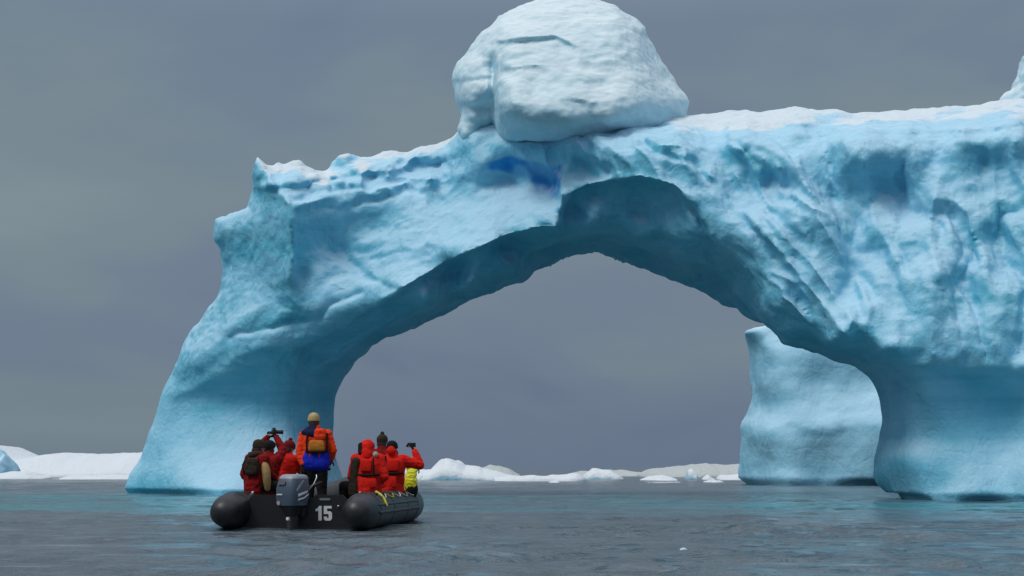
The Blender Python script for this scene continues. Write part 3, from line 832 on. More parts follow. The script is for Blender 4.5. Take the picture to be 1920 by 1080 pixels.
# clear melt water over the drowned foot of the iceberg
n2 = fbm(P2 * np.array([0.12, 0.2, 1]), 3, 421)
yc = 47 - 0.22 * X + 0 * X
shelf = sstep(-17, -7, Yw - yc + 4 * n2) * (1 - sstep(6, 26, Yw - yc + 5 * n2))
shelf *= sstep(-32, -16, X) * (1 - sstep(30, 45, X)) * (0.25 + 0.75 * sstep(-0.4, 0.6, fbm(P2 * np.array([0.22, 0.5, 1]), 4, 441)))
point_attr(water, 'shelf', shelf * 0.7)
# ------------------------------------------------------------------ small-mesh kit for the boat and the people
class Kit:
    def __init__(self):
        self.v, self.f = [], []
    def add(self, V, Fs):
        o = len(self.v)
        self.v.extend([tuple(map(float, p)) for p in V])
        self.f.extend([tuple(i + o for i in f) for f in Fs])
        return self
    def tube(self, pts, rad, n=12, caps=True, flat=1.0):
        """round bar swept along pts with a radius at each point, rounded off at the ends"""
        pts = [Vector(p) for p in pts]
        rad = list(rad) if hasattr(rad, '__len__') else [rad] * len(pts)
        if caps:
            d0, d1 = (pts[1] - pts[0]).normalized(), (pts[-1] - pts[-2]).normalized()
            pre = [(pts[0] - d0 * rad[0] * math.sin(a), rad[0] * math.cos(a)) for a in (1.35, 0.95, 0.5)]
            post = [(pts[-1] + d1 * rad[-1] * math.sin(a), rad[-1] * math.cos(a)) for a in (0.5, 0.95, 1.35)]
            pts = [p for p, _ in pre] + pts + [p for p, _ in post]
            rad = [r for _, r in pre] + rad + [r for _, r in post]
        m = len(pts)
        tang = [(pts[min(i + 1, m - 1)] - pts[max(i - 1, 0)]).normalized() for i in range(m)]
        up = Vector((0, 0, 1)) if abs(tang[0].z) < 0.9 else Vector((1, 0, 0))
        V, Fs = [], []
        for i in range(m):
            x = tang[i].cross(up)
            x = x.normalized() if x.length > 1e-4 else Vector((1, 0, 0))
            y = x.cross(tang[i]).normalized()
            up = y
            for k in range(n):
                a = 2 * math.pi * k / n
                V.append(pts[i] + x * (math.cos(a) * rad[i]) + y * (math.sin(a) * rad[i] * flat))
        for i in range(m - 1):
            for k in range(n):
                Fs.append((i * n + k, i * n + (k + 1) % n, (i + 1) * n + (k + 1) % n, (i + 1) * n + k))
        Fs.append(tuple(range(n - 1, -1, -1)))
        Fs.append(tuple((m - 1) * n + k for k in range(n)))
        return self.add(V, Fs)
    def capsule(self, a, b, ra, rb, n=12):
        return self.tube([a, b], [ra, rb], n)
    def ball(self, c, r, n=14, m=9):
        r = r if hasattr(r, '__len__') else (r, r, r)
        V = [(c[0], c[1], c[2] + r[2])]
        for i in range(1, m):
            t = math.pi * i / m
            for k in range(n):
                a = 2 * math.pi * k / n
                V.append((c[0] + r[0] * math.sin(t) * math.cos(a), c[1] + r[1] * math.sin(t) * math.sin(a), c[2] + r[2] * math.cos(t)))
        V.append((c[0], c[1], c[2] - r[2]))
        Fs = [(0, 1 + k, 1 + (k + 1) % n) for k in range(n)]
        for i in range(m - 2):
            for k in range(n):
                p = 1 + i * n
                Fs.append((p + k, p + n + k, p + n + (k + 1) % n, p + (k + 1) % n))
        p = 1 + (m - 2) * n
        Fs += [(len(V) - 1, p + (k + 1) % n, p + k) for k in range(n)]
        return self.add(V, Fs)
    def box(self, c, s, bev=0.15, top=1.0, rz=0.0):
        """box with chamfered edges; top < 1 narrows the upper face"""
        bv = bev * min(s)
        bm = bmesh.new()
        bmesh.ops.create_cube(bm, size=1.0)
        for v in bm.verts:
            k = top if v.co.z > 0 else 1.0
            v.co = Vector((v.co.x * s[0] * k, v.co.y * s[1] * k, v.co.z * s[2]))
        if bv > 0:
            bmesh.ops.bevel(bm, geom=list(bm.edges), offset=bv, segments=2, profile=0.6, affect='EDGES')
        bm.verts.index_update()
        R = Matrix.Rotation(rz, 3, 'Z')
        V = [R @ v.co + Vector(c) for v in bm.verts]
        Fs = [tuple(v.index for v in f.verts) for f in bm.faces]
        bm.free()
        return self.add(V, Fs)
    def plate(self, poly, thick, place):
        """flat outline (x, z) with a thickness; place maps (x, depth, z) to a point"""
        n = len(poly)
        V = [place(x, 0.0, z) for x, z in poly] + [place(x, thick, z) for x, z in poly]
        Fs = [tuple(range(n)), tuple(range(2 * n - 1, n - 1, -1))]
        Fs += [(i, i + n, (i + 1) % n + n, (i + 1) % n) for i in range(n)]
        return self.add(V, Fs)
    def obj(self, name, mat, parent=None, smooth=True, sub=0):
        o = mesh_obj(name, self.v, self.f, mat, parent, smooth)
        bm = bmesh.new()
        bm.from_mesh(o.data)
        bmesh.ops.recalc_face_normals(bm, faces=list(bm.faces))
        bm.to_mesh(o.data)
        bm.free()
        if smooth:
            o.data.set_sharp_from_angle(angle=math.radians(48))
        return o

M_RUBBER = principled('black_rubber', (0.014, 0.0145, 0.0155), 0.42, noise=0.6, nscale=7, bump=0.25, bscale=30, bdist=0.01)
M_RUBBER2 = principled('worn_grey_rubber', (0.035, 0.036, 0.036), 0.6, noise=0.3, nscale=6, bump=0.2)
M_DECK = principled('deck_plywood_grey', (0.10, 0.105, 0.095), 0.7, noise=0.3, nscale=8)
M_BLACK = principled('black_plastic', (0.012, 0.012, 0.014), 0.45, noise=0.2)
M_COWL = principled('blue_grey_paint', (0.062, 0.088, 0.125), 0.35, noise=0.08, nscale=5)
M_COWL2 = principled('light_grey_paint', (0.26, 0.28, 0.31), 0.4, noise=0.1)
M_WHITE = principled('white_paint', (0.72, 0.72, 0.70), 0.55, noise=0.08)
M_ROPE = principled('pale_rope', (0.42, 0.43, 0.36), 0.9, noise=0.3, nscale=90)
M_YROPE = principled('yellow_rope', (0.55, 0.50, 0.05), 0.85, noise=0.25, nscale=90)
M_STEEL = principled('steel', (0.45, 0.46, 0.47), 0.35, metal=1.0, noise=0.1)
M_PINK = principled('faded_sticker', (0.48, 0.36, 0.42), 0.5, noise=0.1)

# ------------------------------------------------------------------ inflatable boat (local +y runs to the bow)
BOAT_ROT = math.radians(-7.0)
BOAT_LOC = Vector((-3.47, 25.35, 0.0))
boat = thing('inflatable_boat', 'black inflatable motor boat numbered 15 carrying people in red jackets', 'boat', BOAT_LOC, BOAT_ROT)
BM = Matrix.Translation(BOAT_LOC) @ Matrix.Rotation(BOAT_ROT, 4, 'Z')
HB, TR, TZ = 1.08, 0.30, 0.285            # half distance between tube axes, tube radius, axis height
path = []
for y in np.linspace(-0.05, 3.3, 14):
    path.append((-HB, y, TZ))
for a in np.linspace(0, math.pi, 17)[1:-1]:
    path.append((-HB * math.cos(a), 3.3 + 2.25 * math.sin(a) ** 0.9, TZ + 0.30 * math.sin(a) ** 4))
for y in np.linspace(3.3, -0.05, 14):
    path.append((HB, y, TZ))
Kit().tube(path, TR, 28, caps=False).obj('tube', M_RUBBER, boat)
for s in (-1, 1):
    k = Kit()
    k.tube([(s * HB, 0.0, TZ), (s * HB, -0.16, TZ), (s * HB, -0.34, TZ - 0.005), (s * HB, -0.46, TZ - 0.012)], [TR + 0.004, TR - 0.008, TR - 0.03, TR - 0.06], 28)
    cone = k.obj('tube_cone', M_RUBBER, boat)
    Kit().tube([(s * HB, -0.02, TZ), (s * HB, 0.05, TZ)], TR + 0.008, 28, caps=False).obj('seam_band', M_RUBBER2, cone)
    # rubbing strakes along the outer side
    for dz, rr in ((-0.02, 0.028), (0.10, 0.02)):
        ang = math.asin(dz / TR)
        off = TR * math.cos(ang)
        Kit().tube([(s * (HB + off), y, TZ + dz) for y in np.linspace(-0.1, 3.3, 10)], rr, 8).obj('rubbing_strake', M_RUBBER2, boat)
    # seams between the air chambers
    for y in (1.1, 2.3, 3.25):
        Kit().tube([(s * HB, y - 0.035, TZ), (s * HB, y + 0.035, TZ)], TR + 0.004, 28, caps=False).obj('tube_seam', M_RUBBER2, boat)
    # lifeline in loops with its patches
    for j in range(5):
        y0, y1 = 0.25 + j * 0.62, 0.25 + (j + 1) * 0.62
        pts = []
        for t_ in np.linspace(0, 1, 9):
            sag = 4 * t_ * (1 - t_)
            an = 1.05 - 0.35 * sag
            pts.append((s * (HB + (TR + 0.014) * math.cos(an)), y0 + (y1 - y0) * t_, TZ + (TR + 0.014) * math.sin(an)))
        rope = Kit().tube(pts, 0.010, 6).obj('lifeline', M_YROPE if (j == 1 and s > 0) else M_ROPE, boat)
        Kit().ball(pts[0], (0.035, 0.045, 0.02), 10, 6).obj('rope_patch', M_RUBBER2, rope)
    Kit().tube([(s * (HB - 0.05), 1.4, TZ + TR + 0.002), (s * (HB - 0.05), 1.45, TZ + TR + 0.05), (s * (HB - 0.05), 1.6, TZ + TR + 0.05), (s * (HB - 0.05), 1.65, TZ + TR + 0.002)], 0.012, 8).obj('grab_handle', M_RUBBER2, boat)
    Kit().tube([(s * (HB - 0.16), 0.5, TZ + 0.255), (s * (HB - 0.17), 0.5, TZ + 0.285)], [0.03, 0.024], 12).obj('valve', M_STEEL, boat)
# yellow mooring line dropped over the right hand tube
k = Kit()
k.tube([(HB + 0.10, 0.50, TZ + 0.30), (HB + 0.18, 0.46, TZ + 0.26), (HB + 0.26, 0.40, TZ + 0.18), (HB + 0.31, 0.36, TZ + 0.08)], 0.020, 8)
k.obj('mooring_line', M_YROPE, boat)
# floor boards
for i in range(4):
    Kit().box((0, 0.55 + i * 1.0, 0.10), (1.62, 0.98, 0.04), 0.2).obj('floor_board', M_DECK, boat)
Kit().plate([(-0.80, 4.08), (0.80, 4.08), (0.55, 4.85), (0.0, 5.25), (-0.55, 4.85)], 0.04, lambda x, d, z: (x, z, 0.12 + d + (z - 4.08) * 0.22)).obj('floor_board', M_DECK, boat)
keel = Kit()
keel.plate([(-0.98, -0.02), (0.98, -0.02), (0.98, 3.4), (0.5, 5.0), (0.0, 5.4), (-0.5, 5.0), (-0.98, 3.4)], 0.05, lambda x, d, z: (x, z, -0.06 + d * 2 + max(0, z - 3.4) * 0.16))
keel.obj('hull_skin', M_RUBBER, boat)
# transom with its number
tr = Kit().plate([(-0.86, -0.10), (0.86, -0.10), (0.86, 0.42), (0.74, 0.54), (0.30, 0.54), (0.22, 0.47), (-0.22, 0.47), (-0.30, 0.54), (-0.74, 0.54), (-0.86, 0.42)], 0.055, lambda x, d, z: (x, -0.03 + d - 0.06 * (z - 0.2), z)).obj('transom', M_BLACK, boat, smooth=False)
def on_transom(x, d, z): return (x, -0.034 - d - 0.06 * (z - 0.2), z)
one = [(0.045, 0.0), (0.10, 0.0), (0.10, 0.235), (0.055, 0.235), (0.035, 0.20), (0.0, 0.185), (0.0, 0.145), (0.045, 0.16)]
five = [(0.0, 0.065), (0.0, 0.03), (0.025, 0.0), (0.105, 0.0), (0.135, 0.03), (0.135, 0.125), (0.11, 0.15), (0.055, 0.15), (0.055, 0.195), (0.13, 0.195), (0.13, 0.235), (0.0, 0.235), (0.0, 0.105), (0.07, 0.105), (0.08, 0.098), (0.08, 0.048), (0.072, 0.042), (0.06, 0.042), (0.053, 0.048), (0.053, 0.065)]
NX, NZ = 0.30, 0.13
for dig, dx in ((one, 0.0), (five, 0.135)):
    Kit().plate([(NX + dx + x, NZ + z) for x, z in dig], 0.004, on_transom).obj('number_marking', M_WHITE, tr, smooth=False)
Kit().plate([(0.38, 0.455), (0.53, 0.455), (0.55, 0.475), (0.53, 0.49), (0.38, 0.49), (0.36, 0.475)], 0.012, on_transom).obj('pad_plate', M_STEEL, tr, smooth=False)
Kit().tube([on_transom(0.68, 0.0, 0.36), on_transom(0.68, 0.02, 0.36)], 0.022, 12).obj('drain_plug', M_STEEL, tr)
for s in (-1, 1):
    Kit().tube([(s * 0.70, -0.02, 0.50), (s * 0.70, 0.35, 0.14)], 0.018, 8).obj('knee_brace', M_BLACK, boat)
# outboard motor, swung a little so its right flank shows
motor = bpy.data.objects.new('outboard_motor', None)
link(motor, boat)
motor.location = (-0.02, -0.26, 0.0)
motor.scale = (0.92, 0.92, 1.0)
motor.rotation_euler = (0, 0, math.radians(-17))
def loft(rings):
    """rings: (z, half width, y back, y front, corner) -> rounded boxy shell"""
    V, Fs, n = [], [], 32
    for z, hw, yb, yf, e in rings:
        cy, hy = (yb + yf) / 2, (yf - yb) / 2
        for k in range(n):
            a = 2 * math.pi * k / n
            c, s = math.cos(a), math.sin(a)
            V.append((hw * math.copysign(abs(c) ** e, c), cy + hy * math.copysign(abs(s) ** e, s), z))
    for i in range(len(rings) - 1):
        for k in range(n):
            Fs.append((i * n + k, i * n + (k + 1) % n, (i + 1) * n + (k + 1) % n, (i + 1) * n + k))
    Fs.append(tuple(range(n - 1, -1, -1)))
    Fs.append(tuple((len(rings) - 1) * n + k for k in range(n)))
    return Kit().add(V, Fs)
loft([(0.36, 0.15, -0.24, 0.20, 0.5), (0.38, 0.19, -0.29, 0.25, 0.45), (0.50, 0.205, -0.31, 0.27, 0.42), (0.66, 0.205, -0.30, 0.28, 0.42), (0.78, 0.19, -0.26, 0.28, 0.45), (0.81, 0.18, -0.245, 0.275, 0.45)]).obj('cowling', M_COWL, motor)
loft([(0.805, 0.183, -0.25, 0.28, 0.45), (0.84, 0.175, -0.235, 0.272, 0.48), (0.865, 0.15, -0.20, 0.25, 0.55), (0.875, 0.10, -0.14, 0.19, 0.7)]).obj('cowling_top', M_COWL2, motor)
loft([(0.22, 0.10, -0.16, 0.12, 0.6), (0.30, 0.13, -0.20, 0.16, 0.55), (0.362, 0.17, -0.26, 0.22, 0.5)]).obj('lower_cover', M_BLACK, motor)
loft([(-0.35, 0.045, -0.13, 0.10, 0.8), (0.0, 0.055, -0.14, 0.11, 0.8), (0.24, 0.085, -0.15, 0.11, 0.7)]).obj('midsection', M_RUBBER2, motor)
Kit().box((0, -0.10, -0.04), (0.30, 0.36, 0.03), 0.3).obj('splash_plate', M_RUBBER2, motor)
Kit().box((0, 0.20, 0.36), (0.26, 0.16, 0.34), 0.15).obj('clamp_bracket', M_BLACK, motor)
def back_pt(x, d, z): return (x, -0.298 - d - 0.02 * max(0, 1 - ((z - 0.56) / 0.2) ** 2) + max(0, z - 0.68) * 0.4, z)
Kit().plate([(-0.12, 0.71), (0.02, 0.71), (0.02, 0.76), (-0.12, 0.76)], 0.02, back_pt).obj('air_intake', M_BLACK, motor, smooth=False)
Kit().plate([(-0.13, 0.545), (-0.02, 0.545), (-0.02, 0.565), (-0.13, 0.565)], 0.006, back_pt).obj('decal', M_WHITE, motor, smooth=False)
Kit().plate([(-0.10 + 0.035 * math.cos(a), 0.42 + 0.035 * math.sin(a)) for a in np.linspace(0, 6.28, 13)[:-1]], 0.006, back_pt).obj('decal', M_PINK, motor, smooth=False)
def flank(y, d, z): return (0.203 + d - max(0, z - 0.66) * 0.12, y, z)
Kit().plate([(-0.16, 0.52), (0.12, 0.58), (0.16, 0.615), (-0.16, 0.565)], 0.006, flank).obj('decal', M_WHITE, motor, smooth=False)
Kit().plate([(-0.16, 0.46), (0.04, 0.49), (0.18, 0.545), (0.18, 0.565), (0.04, 0.512), (-0.16, 0.485)], 0.006, flank).obj('decal', M_WHITE, motor, smooth=False)
Kit().plate([(-0.20, 0.60), (-0.12, 0.66), (0.06, 0.78), (0.0, 0.78), (-0.16, 0.68), (-0.22, 0.62)], 0.006, flank).obj('decal', M_COWL2, motor, smooth=False)
Kit().tube([(0.06, 0.24, 0.60), (0.12, 0.42, 0.68), (0.16, 0.66, 0.74)], [0.03, 0.026, 0.022], 10).obj('tiller_handle', M_BLACK, motor)
Kit().tube([(0.17, 0.24, 0.62), (0.24, 0.30, 0.72), (0.27, 0.34, 0.82), (0.25, 0.36, 0.86)], 0.012, 8).obj('shift_lever', M_STEEL, motor)
Kit().box((0.05, -0.235, 0.17), (0.05, 0.05, 0.05), 0.25).obj('anode', M_WHITE, motor)

# ------------------------------------------------------------------ people
M_SKIN = principled('skin', (0.42, 0.23, 0.16), 0.55, noise=0.12, nscale=30)
def cloth(name, c, rough=0.85): return principled(name, c, rough, spec=0.15, noise=0.16, nscale=9, bump=0.5, bscale=16, bdist=0.02)
M_RED = cloth('red_parka', (0.62, 0.014, 0.008))
M_DRED = cloth('dark_red_parka', (0.20, 0.006, 0.006))
M_ORANGE = cloth('orange_red_shell', (0.82, 0.055, 0.012))
M_NAVY = cloth('navy_fleece', (0.010, 0.012, 0.05))
M_BLUE = cloth('bright_blue_shell', (0.012, 0.025, 0.42))
M_BLK = cloth('black_cloth', (0.012, 0.011, 0.011))
M_BROWN = cloth('dark_brown_cloth', (0.035, 0.026, 0.018))
M_TAN = cloth('tan_fleece', (0.38, 0.26, 0.11))
M_HATTAN = cloth('straw_wool', (0.42, 0.32, 0.15), 0.95)
M_POUCH = cloth('orange_brown_nylon', (0.42, 0.15, 0.02), 0.6)
M_MAROON = cloth('maroon_wool', (0.14, 0.010, 0.014), 0.95)
M_YELLOW = principled('yellow_vinyl', (0.80, 0.78, 0.02), 0.45, noise=0.15, nscale=7, bump=0.4, bscale=12, bdist=0.02)
M_GREYW = cloth('pale_grey_wool', (0.34, 0.33, 0.28), 0.95)
M_BOOT = principled('rubber_boot', (0.015, 0.015, 0.016), 0.5)
M_GLASS = principled('camera_black', (0.010, 0.010, 0.012), 0.3)
M_HAIR = principled('dark_hair', (0.03, 0.018, 0.010), 0.7, noise=0.4, nscale=60)

def skin_obj(name, kit, voxel, mat, parent, smooth=3, wrinkle=0.0, seed=0):
    V, Q = remeshed(kit.v, kit.f, voxel)
    V = laplace(V, Q, smooth)
    if wrinkle:
        N = vnormals(V, Q)
        w = 1 - np.abs(fbm(V * np.array([9, 9, 15]) + seed * 7.1, 3, 500 + seed))
        V = V + N * (wrinkle * (w - 0.6))[:, None]
    return quad_obj(name, V, Q, mat, parent)

def hand(k, wrist, dirv, palm_n, side, curl=0.5, scale=1.0):
    """palm, four unequal bent fingers and a thumb that leaves the side of the palm"""
    w, d, n = Vector(wrist), Vector(dirv).normalized(), Vector(palm_n)
    n = (n - d * n.dot(d)).normalized()
    s = d.cross(n).normalized() * side          # towards the thumb
    L = 0.095 * scale
    c = w + d * L * 0.55
    for o in (-0.028, -0.009, 0.010, 0.028):
        k.capsule(w + s * o * 0.7, w + d * L + s * o, 0.015 * scale, 0.012 * scale, 8)
    for o, ln in ((0.030, 0.070), (0.010, 0.080), (-0.010, 0.075), (-0.030, 0.058)):
        p = w + d * L + s * o
        a = 0.0
        for seg, f in enumerate((0.45, 0.32, 0.23)):
            a += curl * (0.6 if seg == 0 else 0.9)
            q = p + (d * math.cos(a) + n * math.sin(a)) * ln * f * scale
            k.capsule(p, q, 0.0098 * scale, 0.009 * scale, 8)
            p = q
    b0 = w + d * L * 0.25 + s * 0.026
    b1 = b0 + (d * 0.55 + s * 0.75 + n * 0.25).normalized() * 0.045 * scale
    b2 = b1 + (d * 0.85 + s * 0.1 + n * 0.5).normalized() * 0.032 * scale
    k.capsule(b0, b1, 0.014 * scale, 0.011 * scale, 8).capsule(b1, b2, 0.011 * scale, 0.009 * scale, 8)

def make_person(label, loc, rotz, J, mats, bulk=1.0, seed=0, hat=None, hood=None, gloves=True, skirt=True, group=None, curl=(0.5, 0.5), palm=((0, 0, -1), (0, 0, -1))):
    """J: joints in the person's frame (facing +y). One continuous body; jacket, trousers, boots, hat are children."""
    p = thing('person', label, 'person', loc, rotz, group)
    B = Kit()
    g = lambda n: Vector(J[n])
    pel, spi, che, nek, hd = g('pelvis'), g('spine'), g('chest'), g('neck'), g('head')
    side = (g('shoulder_r') - g('shoulder_l')).normalized()
    hips = (g('hip_r') - g('hip_l')).normalized()
    hf = Vector(J.get('look', (0, 1, 0))).normalized()
    hs = hf.cross(Vector((0, 0, 1))).normalized()
    hu = hs.cross(hf).normalized()
    for o in (-0.07, 0.07):
        B.capsule(pel + hips * o, spi + side * o, 0.105, 0.10).capsule(spi + side * o, che + side * o * 1.25, 0.10, 0.115)
    B.capsule(che, nek, 0.10, 0.062).capsule(nek, hd - hu * 0.03, 0.058, 0.06)
    B.ball(hd, (0.078, 0.095, 0.118), 18, 12).ball(hd + hf * 0.03 - hu * 0.05, (0.058, 0.062, 0.07), 14, 9)
    B.capsule(hd + hf * 0.09 + hu * 0.015, hd + hf * 0.112 - hu * 0.025, 0.010, 0.015, 8)
    B.capsule(hd + hf * 0.085 - hu * 0.062 - hs * 0.02, hd + hf * 0.085 - hu * 0.062 + hs * 0.02, 0.009, 0.009, 8)
    for s in (-1, 1):
        B.ball(hd + hs * s * 0.080 - hu * 0.005, (0.014, 0.022, 0.032), 8, 6)
        B.ball(hd + hf * 0.078 + hs * s * 0.032 + hu * 0.012, (0.016, 0.012, 0.012), 8, 6)
    for sd, s in (('l', -1), ('r', 1)):
        sh, el, wr = g('shoulder_' + sd), g('elbow_' + sd), g('wrist_' + sd)
        B.capsule(che + side * s * 0.06, sh, 0.085, 0.062).capsule(sh, el, 0.055, 0.043).capsule(el, wr, 0.042, 0.028)
        hand(B, wr, J.get('hand_' + sd, wr - el), palm[0 if sd == 'l' else 1], s * -1, curl[0 if sd == 'l' else 1])
        hp, kn, an, to = g('hip_' + sd), g('knee_' + sd), g('ankle_' + sd), g('toe_' + sd)
        B.capsule(pel + hips * s * 0.05, hp, 0.10, 0.095).capsule(hp, kn, 0.092, 0.060).capsule(kn, an, 0.058, 0.040).capsule(an, to, 0.042, 0.034)
    skin_obj('body', B, 0.0105, M_SKIN, p, 2)
    # jacket: over torso and arms, ends at neck, wrists and hem
    K = Kit()
    bk = 0.032 * bulk
    for o in (-0.085, 0.085):
        K.capsule(pel + hips * o, spi + side * o, 0.118 + bk, 0.105 + bk).capsule(spi + side * o, che + side * o * 1.2, 0.105 + bk, 0.108 + bk)
    K.capsule(che, nek + (nek - che) * 0.1, 0.11 + bk, 0.075 + bk * 0.6)
    K.tube([nek - (hd - nek) * 0.15, nek + (hd - nek) * 0.35], [0.088, 0.080], 16)
    for sd, s in (('l', -1), ('r', 1)):
        sh, el, wr = g('shoulder_' + sd), g('elbow_' + sd), g('wrist_' + sd)
        K.capsule(che + side * s * 0.07, sh, 0.10 + bk * 0.7, 0.070 + bk * 0.8)
        K.capsule(sh, el, 0.064 + bk * 0.8, 0.056 + bk * 0.7).tube([el, wr.lerp(el, 0.04)], [0.055 + bk * 0.7, 0.044 + bk * 0.35], 12)
    if skirt:
        for o in (-0.08, 0.0, 0.08):
            K.capsule(pel + hips * o, pel + hips * o * 1.15 + Vector((0, 0, -0.10)), 0.118 + bk, 0.115 + bk)
    skin_obj('jacket', K, 0.017, mats['jacket'], p, 3, 0.016, seed)
    T = Kit()
    for sd, s in (('l', -1), ('r', 1)):
        hp, kn, an, to = g('hip_' + sd), g('knee_' + sd), g('ankle_' + sd), g('toe_' + sd)
        T.capsule(pel, hp, 0.115, 0.115).capsule(hp, kn, 0.115, 0.085).capsule(kn, an + (kn - an) * 0.12, 0.084, 0.072)
        bt = Kit().capsule(an + (kn - an) * 0.35, an, 0.066, 0.058).capsule(an, to, 0.058, 0.048)
        skin_obj('boot', bt, 0.018, M_BOOT, p, 2)
        if gloves:
            G = Kit()
            wr, el = g('wrist_' + sd), g('elbow_' + sd)
            G.capsule(wr + (el - wr).normalized() * 0.05, wr, 0.040, 0.036)
            hand(G, wr, J.get('hand_' + sd, wr - el), palm[0 if sd == 'l' else 1], s * -1, curl[0 if sd == 'l' else 1], 1.28)
            skin_obj('glove', G, 0.011, mats.get('glove', M_BLK), p, 1)
    skin_obj('trousers', T, 0.02, mats.get('trousers', M_BLK), p, 3, 0.012, seed + 3)
    R = Matrix((hs, hf, hu)).transposed()
    def hk(fn): return [tuple(hd + R @ Vector(q)) for q in fn]
    def shell(rings):
        V, Fs, n = [], [], 20
        for z, rx, ry, oy in rings:
            for k_ in range(n):
                a = 2 * math.pi * k_ / n
                V.append((rx * math.cos(a), oy + ry * math.sin(a), z))
        for i in range(len(rings) - 1):
            for k_ in range(n):
                Fs.append((i * n + k_, i * n + (k_ + 1) % n, (i + 1) * n + (k_ + 1) % n, (i + 1) * n + k_))
        Fs.append(tuple((len(rings) - 1) * n + k_ for k_ in range(n)))
        Fs.append(tuple(range(n - 1, -1, -1)))
        return Kit().add(hk(V), Fs)
    if hat:
        hm = mats['hat']
        if hat == 'beanie':
            b = shell([(0.012, 0.090, 0.108, 0.0), (0.03, 0.098, 0.116, 0.0), (0.07, 0.097, 0.114, 0.0), (0.105, 0.082, 0.096, -0.004), (0.13, 0.055, 0.064, -0.008), (0.143, 0.022, 0.026, -0.01)]).obj('knit_hat', hm, p)
            shell([(0.0, 0.092, 0.110, 0.0), (0.005, 0.101, 0.119, 0.0), (0.045, 0.103, 0.121, 0.0), (0.052, 0.096, 0.113, 0.0)]).obj('turned_cuff', hm, b)
        elif hat == 'pompom':
            b = shell([(0.0, 0.095, 0.112, 0.0), (0.03, 0.102, 0.12, 0.0), (0.08, 0.100, 0.116, 0.0), (0.12, 0.078, 0.09, 0.0), (0.15, 0.04, 0.045, 0.0)]).obj('knit_hat', hm, p)
            Kit().ball(tuple(hd + hu * 0.165), 0.038, 12, 8).obj('pompom', hm, b)
    if J.get('hair'):
        shell([(-0.085, 0.070, 0.045, -0.055), (-0.04, 0.090, 0.075, -0.035), (0.02, 0.092, 0.098, -0.012), (0.07, 0.084, 0.095, -0.005), (0.11, 0.05, 0.06, -0.004)]).obj('hair', M_HAIR, p)
    if hood == 'up':
        H = Kit()
        H.add(hk([]), [])
        for a in np.linspace(-1.15, 1.15, 9):
            for (yy, r) in ((-0.035, 0.075), (0.02, 0.065)):
                c = hd + hs * math.sin(a) * 0.062 + hu * (math.cos(a) * 0.066 - 0.005) + hf * yy
                H.ball(tuple(c), r, 10, 7)
        H.capsule(tuple(hd - hf * 0.06), tuple(nek - hf * 0.05), 0.10, 0.11)
        skin_obj('hood', H, 0.013, mats.get('hood', mats['jacket']), p, 3, 0.012, seed + 5)
    elif hood == 'down':
        H = Kit()
        H.tube([tuple(nek - hs * 0.10 + hf * 0.02 + hu * 0.03), tuple(nek - hs * 0.085 - hf * 0.09 + hu * 0.02), tuple(nek - hf * 0.13 - hu * 0.0), tuple(nek + hs * 0.085 - hf * 0.09 + hu * 0.02), tuple(nek + hs * 0.10 + hf * 0.02 + hu * 0.03)], [0.04, 0.055, 0.07, 0.055, 0.04], 10)
        skin_obj('hood', H, 0.013, mats.get('hood', mats['jacket']), p, 3, 0.01, seed + 5)
    return p

def seated(twist=0.0, lean=(0, 0), legs=0.0, **kw):
    """joints of someone sitting; legs points the knees (angle from +y), lean moves chest and head"""
    lx, ly = lean
    J = {}
    J['pelvis'] = (0, 0, 0.12)
    J['spine'] = (lx * 0.4, -0.02 + ly * 0.4, 0.32)
    J['chest'] = (lx * 0.8, -0.01 + ly * 0.8, 0.50)
    J['neck'] = (lx, ly, 0.63)
    J['head'] = (lx * 1.12, 0.03 + ly * 1.15, 0.765)
    c, s = math.cos(legs), math.sin(legs)
    def rot(x, y): return (x * c + y * s, -x * s + y * c)
    for sd, k in (('l', -1), ('r', 1)):
        x, y = rot(k * 0.10, 0.02); J['hip_' + sd] = (x, y, 0.11)
        x, y = rot(k * 0.13, 0.44); J['knee_' + sd] = (x, y, 0.12)
        x, y = rot(k * 0.13, 0.42); J['ankle_' + sd] = (x, y, -0.34)
        x, y = rot(k * 0.14, 0.56); J['toe_' + sd] = (x, y, -0.38)
        J['shoulder_' + sd] = (lx * 0.85 + k * 0.19 * math.cos(twist), ly * 0.85 - k * 0.19 * math.sin(twist), 0.565)
    J.update(kw)
    return J
def on_boat(x, y, z):
    return BM @ Vector((x, y, z))
def pad(name, parent, c, s, mat, rz=0.0, bev=0.45):
    return Kit().box(c, s, bev, rz=rz).obj(name, mat, parent)

# the driver, standing at the tiller with the back to us
D = {'pelvis': (0, 0, 0.96), 'spine': (0, -0.01, 1.14), 'chest': (0.01, -0.01, 1.33), 'neck': (-0.01, 0.02, 1.49), 'head': (-0.05, 0.05, 1.635), 'look': (-0.25, 1, 0.0),
     'shoulder_l': (-0.20, 0.0, 1.41), 'shoulder_r': (0.20, -0.01, 1.41), 'elbow_l': (-0.27, -0.02, 1.13), 'elbow_r': (0.29, -0.01, 1.15), 'wrist_l': (-0.20, -0.10, 0.90), 'wrist_r': (0.23, 0.12, 0.98),
     'hip_l': (-0.10, 0, 0.90), 'hip_r': (0.10, 0, 0.90), 'knee_l': (-0.10, 0.02, 0.49), 'knee_r': (0.11, 0.03, 0.49), 'ankle_l': (-0.10, -0.02, 0.09), 'ankle_r': (0.12, -0.01, 0.09),
     'toe_l': (-0.12, 0.13, 0.045), 'toe_r': (0.15, 0.13, 0.045), 'hand_l': (0.1, -0.2, -0.6), 'hand_r': (-0.3, 0.5, -0.5), 'hair': True}
